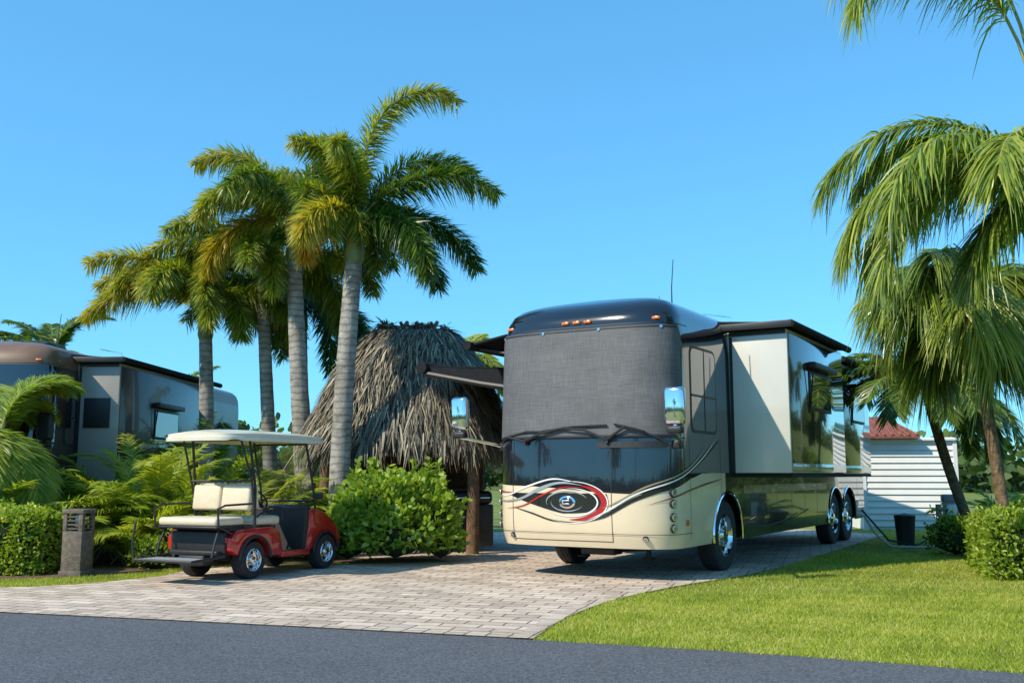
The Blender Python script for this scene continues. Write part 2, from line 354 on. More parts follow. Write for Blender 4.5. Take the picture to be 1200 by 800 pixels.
# ---------------------------------------------------------------- palms
M['trunk']=mat('palm_trunk_bark',(.40,.37,.33),.85,0,0,7,.3,.5,30)
m=M['trunk']; nt=m.node_tree; N=nt.nodes; L=nt.links
tc=N.new('ShaderNodeTexCoord'); wv=N.new('ShaderNodeTexWave'); wv.bands_direction='Z'; wv.inputs['Scale'].default_value=2.6; wv.inputs['Distortion'].default_value=3.5; wv.inputs['Detail'].default_value=3; wv.inputs['Detail Scale'].default_value=1.5
L.new(tc.outputs['Object'],wv.inputs[0]); bs=N['Principled BSDF']; old=bs.inputs['Base Color'].links[0].from_socket
cr=N.new('ShaderNodeValToRGB'); cr.color_ramp.elements[0].position=.0; cr.color_ramp.elements[0].color=(.62,.59,.55,1); cr.color_ramp.elements[1].position=.35
n5=N.new('ShaderNodeTexNoise'); n5.inputs['Scale'].default_value=1.6; n5.inputs['Detail'].default_value=7; n5.inputs['Roughness'].default_value=.7; L.new(tc.outputs['Object'],n5.inputs[0])
c5=N.new('ShaderNodeValToRGB'); c5.color_ramp.elements[0].position=.35; c5.color_ramp.elements[0].color=(.5,.46,.40,1); c5.color_ramp.elements[1].position=.62; L.new(n5.outputs['Fac'],c5.inputs[0])
mx=N.new('ShaderNodeMix'); mx.data_type='RGBA'; mx.blend_type='MULTIPLY'; mx.inputs[0].default_value=1
m5=N.new('ShaderNodeMix'); m5.data_type='RGBA'; m5.blend_type='MULTIPLY'; m5.inputs[0].default_value=.9
L.new(wv.outputs['Fac'],cr.inputs[0]); L.new(old,mx.inputs[6]); L.new(cr.outputs[0],mx.inputs[7]); L.new(mx.outputs[2],m5.inputs[6]); L.new(c5.outputs[0],m5.inputs[7]); L.new(m5.outputs[2],bs.inputs['Base Color'])
M['roughtrunk']=mat('fibrous_palm_trunk',(.17,.11,.06),.9,0,0,12,.5,.9,25)
M['shaft']=mat('crownshaft_green',(.16,.20,.06),.5,0,0,5,.3)
M['rachis']=mat('frond_stem',(.28,.29,.08),.5,0,0,6,.2)
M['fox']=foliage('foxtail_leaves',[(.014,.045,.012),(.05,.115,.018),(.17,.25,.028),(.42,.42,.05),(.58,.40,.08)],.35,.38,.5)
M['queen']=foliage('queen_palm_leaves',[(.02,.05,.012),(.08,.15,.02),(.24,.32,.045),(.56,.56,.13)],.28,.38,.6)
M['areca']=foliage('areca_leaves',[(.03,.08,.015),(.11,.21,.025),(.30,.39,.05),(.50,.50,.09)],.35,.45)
def frond(F,R,base,az,el,length,droop,nl,ll,mode,lw=.035,t0=.12,tint=.4,power=1.2,rr=.022,hang=(.6,1.3)):
    NS=26; az*=D2R; el*=D2R; droop*=D2R
    p=np.array(base,float); P=[p.copy()]; T=[]
    for i in range(NS):
        t=(i+.5)/NS; e=max(el-droop*t**power,-86*D2R)
        d=np.array([math.cos(e)*math.cos(az),math.cos(e)*math.sin(az),math.sin(e)])
        T.append(d); p=p+d*length/NS; P.append(p.copy())
    T.append(T[-1]); P=np.array(P);T=np.array(T)
    R.tube([tuple(q) for q in P[::2]],[rr*(1-.8*i/(NS//2)) for i in range(NS//2+1)],'rachis',5)
    t=np.clip(np.linspace(t0,1,nl)+rng.normal(0,.004,nl),0,1)
    idx=t*NS
    pp=np.stack([np.interp(idx,np.arange(NS+1),P[:,k]) for k in range(3)],1)
    tt=nrm(np.stack([np.interp(idx,np.arange(NS+1),T[:,k]) for k in range(3)],1))
    S=np.array([math.sin(az),-math.cos(az),0.])
    S=np.broadcast_to(S,(nl,3)); Nn=nrm(np.cross(S,tt)); 
    Nn=np.where(Nn[:,2:3]<0,-Nn,Nn) if mode!='fox' else Nn
    lenp=ll*np.clip(np.sin(np.pi*(.12+.8*t))**.6,.15,1)*rng.uniform(.7,1.12,nl)
    if mode=='fox':
        ph=rng.uniform(0,2*np.pi,nl)[:,None]
        d=nrm((S*np.cos(ph)+Nn*np.sin(ph))*.85+tt*.65+rdir(nl)*.2); dr=rng.uniform(.15,.6,nl); segs=2; pr=(.5,1,.15)
    elif mode=='flat':
        sg=np.where(np.arange(nl)%2==0,1.,-1.)[:,None]
        d=nrm(S*sg*.8+tt*(.45+.5*t[:,None])+Nn*rng.uniform(0,.35,(nl,1))+rdir(nl)*.08); dr=rng.uniform(.15,.45,nl); segs=2; pr=(.5,1,.1)
    else:
        sg=np.where(np.arange(nl)%2==0,1.,-1.)[:,None]
        d=nrm(S*sg*rng.uniform(.3,.75,(nl,1))+tt*.55+Nn*rng.uniform(-.1,.4,(nl,1))+rdir(nl)*.18); dr=rng.uniform(*hang,nl); segs=4; pr=(.5,1,1,.8,.15)
        lenp=lenp*.72
    Wv=nrm(np.cross(d,nrm(Nn+rdir(nl)*.7)))
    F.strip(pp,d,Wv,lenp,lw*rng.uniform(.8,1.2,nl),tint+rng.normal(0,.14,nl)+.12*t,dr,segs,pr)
def palm(name,base,top,r0,r1,fr,leafmat,trunkmat='trunk',shaft=True,swell=None):
    e=empty(name,(0,0,0)); R=MB();F=FB();Tm=MB()
    b0=Vector(base);t0=Vector(top); n=28; pts=[];rs=[]
    for i in range(n+1):
        t=i/n; p=b0.lerp(t0,t); p.x+=.05*math.sin(t*3+base[0]); p.y+=.04*math.sin(t*4)
        pts.append(p); r=r0+(r1-r0)*t+.35*r0*max(0,1-t*9); r*=1+.02*math.sin(i*2.4); rs.append(r)
    Tm.tube(pts,rs,trunkmat,18); Tm.build('trunk',e,60)
    if shaft:
        s=MB(); up=(pts[-1]-pts[-2]).normalized()
        s.tube([pts[-1]-up*.05,pts[-1]+up*.1,pts[-1]+up*.5,pts[-1]+up*.95],[r1*.9,r1*1.2,r1*.95,r1*.4],'shaft',14); s.build('crownshaft',e,60)
        cb=pts[-1]+up*.75
    else: cb=pts[-1]
    for f in fr:
        frond(F,R,tuple(cb),*f[:5],**f[5])
    R.build('frond_stems',e); F.build('leaves',leafmat,e)
    return e
def fx(az,el,ln,dr,tint=.4,nl=900,ll=.46,**k): return (az,el,ln,dr,nl,dict(ll=ll,mode='fox',lw=.026,tint=tint,**k))
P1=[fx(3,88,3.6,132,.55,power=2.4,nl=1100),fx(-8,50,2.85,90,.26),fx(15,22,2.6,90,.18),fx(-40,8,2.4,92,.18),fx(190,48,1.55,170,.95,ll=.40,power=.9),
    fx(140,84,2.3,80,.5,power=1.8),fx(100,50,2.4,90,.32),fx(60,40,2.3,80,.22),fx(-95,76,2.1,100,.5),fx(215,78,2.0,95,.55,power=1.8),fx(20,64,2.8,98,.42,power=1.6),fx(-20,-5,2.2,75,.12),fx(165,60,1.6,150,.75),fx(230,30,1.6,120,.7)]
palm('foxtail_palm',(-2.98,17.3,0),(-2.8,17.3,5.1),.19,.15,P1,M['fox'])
def rndfr(n,ln,tint,e0=15,e1=80,dr=(80,130),nl=760,ll=.46,seed=1):
    r=random.Random(seed); o=[]
    for i in range(n):
        a=i*137.5+r.uniform(-15,15); el=e0+(e1-e0)*((i*.618+.1)%1); left=max(0,-math.cos(a*D2R))  # left-facing fronds get a lighter tint: sunlit side put into the colour
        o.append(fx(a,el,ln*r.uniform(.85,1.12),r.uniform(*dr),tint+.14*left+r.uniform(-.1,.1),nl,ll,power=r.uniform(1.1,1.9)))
    return o
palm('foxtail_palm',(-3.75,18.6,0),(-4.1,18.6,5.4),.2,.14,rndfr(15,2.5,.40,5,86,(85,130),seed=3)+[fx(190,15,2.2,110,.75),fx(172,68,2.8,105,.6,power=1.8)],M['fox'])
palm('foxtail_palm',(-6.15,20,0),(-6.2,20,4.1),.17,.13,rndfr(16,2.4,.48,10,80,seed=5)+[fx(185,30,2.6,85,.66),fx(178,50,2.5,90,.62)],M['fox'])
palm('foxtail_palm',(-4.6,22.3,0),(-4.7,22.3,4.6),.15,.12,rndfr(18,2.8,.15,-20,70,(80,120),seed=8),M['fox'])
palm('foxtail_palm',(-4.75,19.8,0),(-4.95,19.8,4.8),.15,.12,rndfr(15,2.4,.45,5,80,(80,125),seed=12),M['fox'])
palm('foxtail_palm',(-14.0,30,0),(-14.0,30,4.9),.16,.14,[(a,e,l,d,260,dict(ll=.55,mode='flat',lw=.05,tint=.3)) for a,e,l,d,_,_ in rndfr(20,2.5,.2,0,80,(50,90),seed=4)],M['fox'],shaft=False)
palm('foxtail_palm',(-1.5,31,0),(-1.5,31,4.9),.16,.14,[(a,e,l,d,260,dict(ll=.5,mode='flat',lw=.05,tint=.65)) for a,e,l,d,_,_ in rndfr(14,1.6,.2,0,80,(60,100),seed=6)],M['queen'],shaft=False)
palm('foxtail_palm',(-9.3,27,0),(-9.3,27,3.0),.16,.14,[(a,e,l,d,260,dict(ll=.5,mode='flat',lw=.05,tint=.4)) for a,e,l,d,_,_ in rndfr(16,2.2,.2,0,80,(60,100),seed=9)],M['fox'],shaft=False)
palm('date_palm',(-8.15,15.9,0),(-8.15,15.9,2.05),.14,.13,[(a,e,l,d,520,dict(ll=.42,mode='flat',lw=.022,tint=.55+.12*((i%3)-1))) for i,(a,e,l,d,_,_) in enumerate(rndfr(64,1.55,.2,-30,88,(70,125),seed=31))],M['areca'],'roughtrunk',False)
# weeping palms right
def wp(az,el,ln,dr,tint=.55,nl=420,ll=.82,lw=.024,**k): return (az,el,ln,dr,nl,dict(ll=ll,mode='weep',lw=lw,tint=tint,rr=.03,**k))
A=[wp(172,34,2.95,118,.6,480),wp(184,14,2.7,98,.52,440),wp(196,44,2.8,128,.58,420),wp(158,26,2.6,110,.45),wp(165,58,3.1,125,.55,420),
   wp(181,86,4.5,176,.6,460,power=2.6,t0=.45,ll=.95),wp(172,87,5.0,170,.6,460,power=3.0,t0=.5,ll=1.0),wp(150,60,2.6,120,.45),wp(110,55,2.7,110,.4),wp(70,45,2.8,100,.4),wp(20,50,2.8,100,.5),wp(-30,40,2.7,100,.5),wp(-80,55,2.6,110,.5),wp(225,45,2.0,120,.6),wp(186,-20,1.5,60,.5)]
palm('queen_palm',(6.45,11.2,0),(6.2,11.2,4.75),.2,.15,A,M['queen'],'roughtrunk',False)
B=[wp(i*47+8,[40,5,-20,25][i%4],[1.55,1.45,1.35,1.5][i%4],[125,90,65,110][i%3],.62 if i%2 else .42,300,1.1,.026) for i in range(26)]
palm('queen_palm',(7.15,14.6,0),(6.8,14.6,4.15),.085,.085,B,M['queen'],'roughtrunk',False)
s=MB(); s.tube([(6.82,14.6,3.5),(6.8,14.6,3.9),(6.8,14.6,4.3)],[.10,.2,.1],'roughtrunk',12); s.build('palm_crown_fibre',bpy.data.objects['queen_palm.001'],60)
Cc=[(a,e,l,d,300,dict(ll=.5,mode='flat',lw=.032,tint=.3)) for a,e,l,d,_,_ in rndfr(26,2.0,.2,-10,75,(70,120),seed=14)]
palm('date_palm',(8.85,19.3,0),(8.05,19.3,3.05),.10,.09,Cc,M['queen'],'roughtrunk',False)
for i,(x,y,h) in enumerate([(-22,-8,6),(-26,2,5.5),(-15,-16,7),(-30,-14,6.5),(24,14,6),(20,24,5.5),(30,22,6.5)]):
    palm('foxtail_palm',(x,y,0),(x,y,h),.2,.14,[(a,e,l,d,160,dict(ll=.6,mode='flat',lw=.07,tint=.3)) for a,e,l,d,_,_ in rndfr(13,2.6,.2,0,75,(70,110),seed=20+i)],M['fox'],shaft=False)
def areca(name,x,y,h,n,seed,spread=.5,tint=.5):
    r=random.Random(seed); e=empty(name,(0,0,0)); R=MB();F=FB()
    for i in range(n):
        a=r.uniform(0,360); el=r.uniform(45,86); bx=x+r.gauss(0,spread*.4);by=y+r.gauss(0,spread*.4)
        frond(F,R,(bx,by,0),a,el,h*r.uniform(.8,1.35),r.uniform(50,110),130,.42,'flat',lw=.026,t0=.3,tint=tint+r.uniform(-.2,.2),power=1.6,rr=.014)
    R.build('stems',e);F.build('leaves',M['areca'],e)
for i,(x,y,h,n,t) in enumerate([(-6.2,17.0,2.0,46,.62),(-5.3,17.6,1.85,40,.62),(-4.6,17.2,1.65,34,.66),(-7.0,18.3,1.9,34,.5),(-5.7,16.0,1.15,26,.68),(-3.6,18.2,1.4,22,.45),(-4.2,20.3,2.4,28,.3),(-6.8,21.5,2.6,30,.35),(-8.9,16.3,1.8,30,.45),(-6.9,15.9,1.4,30,.62),(-5.0,16.6,1.2,26,.68),(-8.6,19.5,2.4,24,.3),(-7.9,15.5,1.3,34,.6)]):
    areca('areca_palm',x,y,h,n,40+i,tint=t)
areca('areca_palm',10.6,21.5,1.2,22,60,tint=.4)

# ---------------------------------------------------------------- shrubs
M['clusia']=foliage('clusia_leaves',[(.02,.06,.01),(.10,.21,.022),(.24,.37,.04),(.44,.53,.10)],.3,.33,.5)
M['hedgeleaf']=foliage('hedge_leaves',[(.03,.07,.012),(.12,.21,.02),(.29,.39,.04),(.46,.52,.08)],.4,.35)
M['distleaf']=foliage('distant_leaves',[(.02,.05,.01),(.05,.09,.02),(.10,.15,.03),(.18,.22,.05)],.6,.2)
M['core']=mat('shrub_dark_core',(.015,.028,.009),.95,0,0,10,.4)
def core(parent,c,r,boxy=False):  # added dark volume inside the foliage, there to block light
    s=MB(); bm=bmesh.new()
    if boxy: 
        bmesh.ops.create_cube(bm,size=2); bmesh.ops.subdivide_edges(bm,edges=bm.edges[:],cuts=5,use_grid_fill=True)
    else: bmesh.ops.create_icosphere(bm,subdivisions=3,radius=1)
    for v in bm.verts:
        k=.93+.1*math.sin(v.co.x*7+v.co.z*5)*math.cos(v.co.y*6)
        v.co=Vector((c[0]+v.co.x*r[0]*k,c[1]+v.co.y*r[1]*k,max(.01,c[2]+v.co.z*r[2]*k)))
    s.bm(bm,'core'); s.build('light_block_core',parent,80)
def bush(name,blobs,n,ls,lm,tint=.5,up=.5,sprigs=0):
    e=empty(name,(0,0,0)); F=FB()
    tot=sum(b[3]*b[4] for b in blobs)
    for (x,y,z,rx,rz) in blobs:
        k=int(n*rx*rz/tot); d=rdir(k); d[:,2]=np.where(d[:,2]<-.5,-d[:,2],d[:,2])
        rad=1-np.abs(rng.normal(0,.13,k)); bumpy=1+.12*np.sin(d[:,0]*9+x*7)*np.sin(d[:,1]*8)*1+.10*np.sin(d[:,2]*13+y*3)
        P=np.array([x,y,z])+d*np.array([rx,rx,rz])*(rad*bumpy)[:,None]; P[:,2]=np.maximum(P[:,2],.04)
        D=nrm(d*.7+rdir(k)*.7+np.array([0,0,up])); W=nrm(np.cross(D,rdir(k)))
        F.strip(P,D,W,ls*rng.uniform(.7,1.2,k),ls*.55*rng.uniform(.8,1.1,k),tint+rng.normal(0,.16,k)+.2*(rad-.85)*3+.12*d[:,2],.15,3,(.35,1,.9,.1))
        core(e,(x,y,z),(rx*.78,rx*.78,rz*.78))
        for q in range(sprigs):
            dd=nrm(rng.normal(size=3)*np.array([1,1,.6])+np.array([0,0,.9])); b0=np.array([x,y,z])+dd*np.array([rx,rx,rz])*.85
            kk=14; tq=np.linspace(0,1,kk)[:,None]; ax=nrm(dd+np.array([0,0,.8])); P=b0+ax*tq*rng.uniform(.18,.34)
            D=nrm(rdir(kk)*.8+ax*.8); F.strip(P,D,nrm(np.cross(D,rdir(kk))),ls*rng.uniform(.6,1.05,kk),ls*.5,tint+.2+rng.normal(0,.1,kk),.1,3,(.35,1,.9,.1))
    F.build('leaves',lm,e)
bl=[(-1.95,16.3,.72,.70,.68),(-2.45,16.4,.6,.5,.56),(-1.35,16.35,.60,.5,.56),(-1.85,16.0,.45,.6,.45),(-1.5,16.6,.95,.42,.46),(-2.3,16.5,.95,.42,.44),(-1.15,16.3,.35,.36,.35),(-2.6,16.1,.35,.38,.35)]
bush('clusia_shrub',bl,9000,.125,M['clusia'],.58,sprigs=16)
bush('green_shrub',[(7.7,17.6,.3,.45,.35),(8.3,17.3,.35,.5,.4),(9.0,17.8,.4,.5,.5)],5000,.07,M['hedgeleaf'],.2,sprigs=8)
bush('green_shrub',[(12.0,22,.4,.7,.5),(12.9,22.5,.4,.7,.5),(13.9,23,.5,.9,.6),(15,22,.5,.9,.6)],7000,.08,M['hedgeleaf'],.3)
bush('green_shrub',[(-4.1,16.9,.25,.35,.3),(-3.3,16.8,.22,.35,.28),(-5.4,15.2,.2,.3,.25),(-4.8,15.7,.12,.22,.18)],4000,.06,M['hedgeleaf'],.4,sprigs=5)
def hedge(name,x0,x1,y0,y1,h,n,ls=.055,tint=.55,rz=0,loc=(0,0,0)):
    e=empty(name,loc,rz); F=FB(); cx,cy=(x0+x1)/2,(y0+y1)/2; hx,hy=(x1-x0)/2,(y1-y0)/2
    areas=[4*hx*hy,2*hx*h,2*hx*h,2*hy*h,2*hy*h]; tot=sum(areas)
    for i,a in enumerate(areas):
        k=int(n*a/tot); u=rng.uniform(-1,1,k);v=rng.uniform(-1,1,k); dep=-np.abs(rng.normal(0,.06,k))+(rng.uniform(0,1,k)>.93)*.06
        if i==0: P=np.stack([cx+u*hx,cy+v*hy,h+dep],1); nn=np.array([0,0,1.])
        elif i<3: s=-1 if i==1 else 1; P=np.stack([cx+u*hx,cy+s*(hy+dep),h*(v+1)/2],1); nn=np.array([0,s,.3])
        else: s=-1 if i==3 else 1; P=np.stack([cx+s*(hx+dep),cy+u*hy,h*(v+1)/2],1); nn=np.array([s,0,.3])
        bmp=.06*np.sin(P[:,0]*5)*np.sin(P[:,2]*6+P[:,1]*4)+.05*np.sin(P[:,0]*11+P[:,1]*9); P=P+nn*bmp[:,None]
        ez=np.clip((P[:,2]-(h-.15))/.15,0,1)**2; P[:,0]=cx+(P[:,0]-cx)*(1-ez*.1/max(hx,.3)); P[:,1]=cy+(P[:,1]-cy)*(1-ez*.1/max(hy,.3))
        D=nrm(nn*.6+rdir(k)*.9+np.array([0,0,.3])); W=nrm(np.cross(D,rdir(k)))
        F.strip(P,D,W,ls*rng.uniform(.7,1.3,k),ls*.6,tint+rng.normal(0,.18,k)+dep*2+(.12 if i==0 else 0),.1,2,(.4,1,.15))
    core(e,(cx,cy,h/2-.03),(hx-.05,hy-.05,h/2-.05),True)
    F.build('leaves',M['hedgeleaf'],e)
hedge('hedge',-11,-6.55,14.15,15.2,.88,28000,.06,.62)
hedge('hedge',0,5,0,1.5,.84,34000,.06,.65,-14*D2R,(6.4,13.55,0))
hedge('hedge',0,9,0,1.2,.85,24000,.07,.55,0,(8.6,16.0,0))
F=FB(); k=420
an=np.linspace(0,2*np.pi,k,endpoint=False)
for i in range(k):
    R_=rng.uniform(85,125); h=rng.uniform(3.2,7.5)*(1.0 if not (math.radians(50)<an[i]<math.radians(78)) else .7); c=np.array([math.cos(an[i])*R_,math.sin(an[i])*R_,h*.5]); n=150
    d=rdir(n); P=c+d*np.array([rng.uniform(2.5,4.5)]*2+[h*.5])*rng.uniform(.6,1.05,(n,1)); P[:,2]=np.maximum(P[:,2],.1)
    D=nrm(rdir(n)+d*.5); F.strip(P,D,nrm(np.cross(D,rdir(n))),.9,.7,.25+.25*d[:,2]+rng.normal(0,.15,n),.1,2,(.5,1,.3))
F.build('distant_trees',M['distleaf'])

# ---------------------------------------------------------------- thatched hut
e=empty('thatched_hut',(-2.0,19.6,0))
M['thatch']=foliage('thatch_straw',[(.055,.047,.037),(.16,.137,.105),(.33,.29,.22),(.60,.53,.39)],.8,.08,.2)
M['thatchbase']=mat('thatch_base',(.05,.04,.03),.95,0,0,20,.4)
rx,ry,zt,ze=1.98,2.1,4.25,1.98
def hutp(ph,t):
    c=np.cos(ph);s=np.sin(ph)
    ex=np.sign(c)*np.abs(c)**.75*rx; ey=np.sign(s)*np.abs(s)**.75*ry
    rxx=np.clip(c*1.2,-.5,.5)+.05; ryy=s*.05
    lump=1+.035*np.sin(ph*5+1)+.02*np.sin(ph*11+t*6)
    tb=t**.92
    x=rxx+(ex-rxx)*tb*lump; y=ryy+(ey-ryy)*tb*lump; z=zt-(zt-ze)*(t**1.75)
    return np.stack([x,y,z],-1)
s=MB(); nph=48; vs=[];fs=[]
for j in range(9):
    for i in range(nph): vs.append(hutp(np.array(2*np.pi*i/nph),np.array(j/8))*np.array([.97,.97,1])-np.array([0,0,.06]))
for j in range(8):
    for i in range(nph): q=(i+1)%nph; fs.append((j*nph+i,j*nph+q,(j+1)*nph+q,(j+1)*nph+i))
s.add(vs,fs,'thatchbase'); s.build('roof_base',e)
F=FB()
for j in range(40):
    t=j/39; n=int(300+800*t); ph=rng.uniform(0,2*np.pi,n); tt=np.full(n,t*1.0)+rng.normal(0,.025,n); tt=np.clip(tt,0,1.02)
    a=hutp(ph,np.clip(tt-.02,0,2)); b2=hutp(ph,tt+.06); sl=nrm(b2-a)
    out=nrm(np.stack([np.cos(ph),np.sin(ph),.6+0*ph],1))
    clump=np.sin(ph*23+j*2.7)*.5+np.sin(ph*47+j*5.1)*.5
    D=nrm(sl*.8+np.array([0,0,-.25])+rdir(n)*.32+out*(.14+.2*clump[:,None])); P=a+out*.02
    W=nrm(np.cross(D,out)+rdir(n)*.4)
    ln=rng.uniform(.14,.46,n)*(1+.3*clump)
    F.strip(P,D,W,ln,rng.uniform(.014,.036,n),.38+.26*clump+rng.normal(0,.22,n),.2,2,(.8,1,.25))
n=3200; ph=rng.uniform(0,2*np.pi,n); P=hutp(ph,np.full(n,.97)); D=nrm(np.stack([np.cos(ph)*.2,np.sin(ph)*.2,-np.ones(n)],1)+rdir(n)*.2)
F.strip(P,D,nrm(np.cross(D,rdir(n))),rng.uniform(.2,.6,n)*(1+.3*np.sin(ph*29)),.026,.4+rng.normal(0,.2,n),0,2,(1,.8,.2))
n=1300; x=rng.uniform(-.6,.7,n); sg=rng.choice([-1,1],n); D=nrm(np.stack([rng.normal(0,.4,n),sg*.8,-.4+.4*rng.normal(size=n)],1)); P=np.stack([x,0*x,zt+.05+.06*np.sin(x*9)],1)
F.strip(P,D,nrm(np.cross(D,rdir(n))),.36,.03,.5+rng.normal(0,.2,n),.3,2,(.7,1,.3))
F.build('thatch',M['thatch'],e)
s=MB()
for x,y in((-1.35,-1.6),(1.30,-1.65),(-1.35,1.6),(1.30,1.6)): s.tube([(x,y,0),(x+.01,y,1.2),(x,y+.01,2.4)],[.12,.11,.10],'wood',12)
s.cyl((-1.5,-1.55,2.05),(1.5,-1.55,2.05),.06,.06,'wood'); s.cyl((1.30,-1.6,2.12),(1.30,1.6,2.12),.06,.06,'wood'); s.cyl((-1.35,-1.6,2.12),(-1.35,1.6,2.12),.06,.06,'wood')
for i in range(4):
    x=-.45+i*.3
    s.cyl((x-.06,-.2,zt-.1),(x+.05,.14,zt+.14+.03*(i%2)),.045,.04,'wood',8); s.cyl((x+.06,.2,zt-.1),(x-.05,-.14,zt+.12),.04,.035,'wood',8)
s.build('posts_and_beams',e)
s=MB(); s.box((-1.3,.9,0),(1.2,1.4,1.05),'wood',.02); s.box((-1.4,.8,1.05),(1.3,1.5,1.12),'greywood',.01)
s.box((-1.3,1.52,0),(1.25,1.58,2.1),'wood'); 
for x in(-.9,-.1,.7): s.cyl((x,.35,.0),(x,.35,.72),.03,.03,'rubber'); s.cyl((x,.35,.72),(x,.35,.78),.18,.18,'rubber')
s.build('bar_counter',e)
e=empty('barbecue_grill',(-.75,18.7,0))
s=MB(); s.box((-.35,-.25,.1),(.4,.25,.85),'rubber',.03); s.box((-.33,-.23,.86),(.38,.23,1.1),'rubber',.08,seg=3); s.cyl((-.3,-.3,.98),(.35,-.3,.98),.015,.015,'chrome')
s.build('grill_body',e)

# ---------------------------------------------------------------- wheels
def wheel(s,c,r,wd,side,rim='chrome',holes=10,rimr=.58):
    mt=Matrix.Translation(c)@Matrix.Diagonal((side,1,1,1))
    h=wd/2
    s.lathe([(r*rimr,-h*.9),(r*.8,-h),(r*.95,-h*.92),(r,-h*.7),(r,-h*.5),(r*.985,-h*.48),(r*.985,-h*.42),(r,-h*.4),(r,h*.0),(r*.985,h*.02),(r*.985,h*.08),(r,h*.1),(r,h*.7),(r*.95,h*.92),(r*.8,h),(r*rimr,h*.9)],mt,'tire',48)
    q=r*rimr
    s.lathe([(q*1.02,h*.93),(q*.96,h*1.0),(q*.9,h*.85),(q*.86,h*.3),(q*.5,h*.25),(q*.42,h*.6),(q*.3,h*.95),(0.001,h*.98)],mt,rim,40)
    s.lathe([(q*1.0,-h*.9),(.001,-h*.9)],mt,'dark',24)
    for i in range(holes):
        a=2*math.pi*i/holes; y=math.cos(a)*q*.68; z=math.sin(a)*q*.68
        s.cyl(mt@Vector((h*.25,y,z)),mt@Vector((h*.3+.004,y,z)),q*.13,q*.13,'dark',12)
        y=math.cos(a+.3)*q*.42; z=math.sin(a+.3)*q*.42
        s.cyl(mt@Vector((h*.3,y,z)),mt@Vector((h*.75,y,z)),q*.05,q*.05,rim,8)

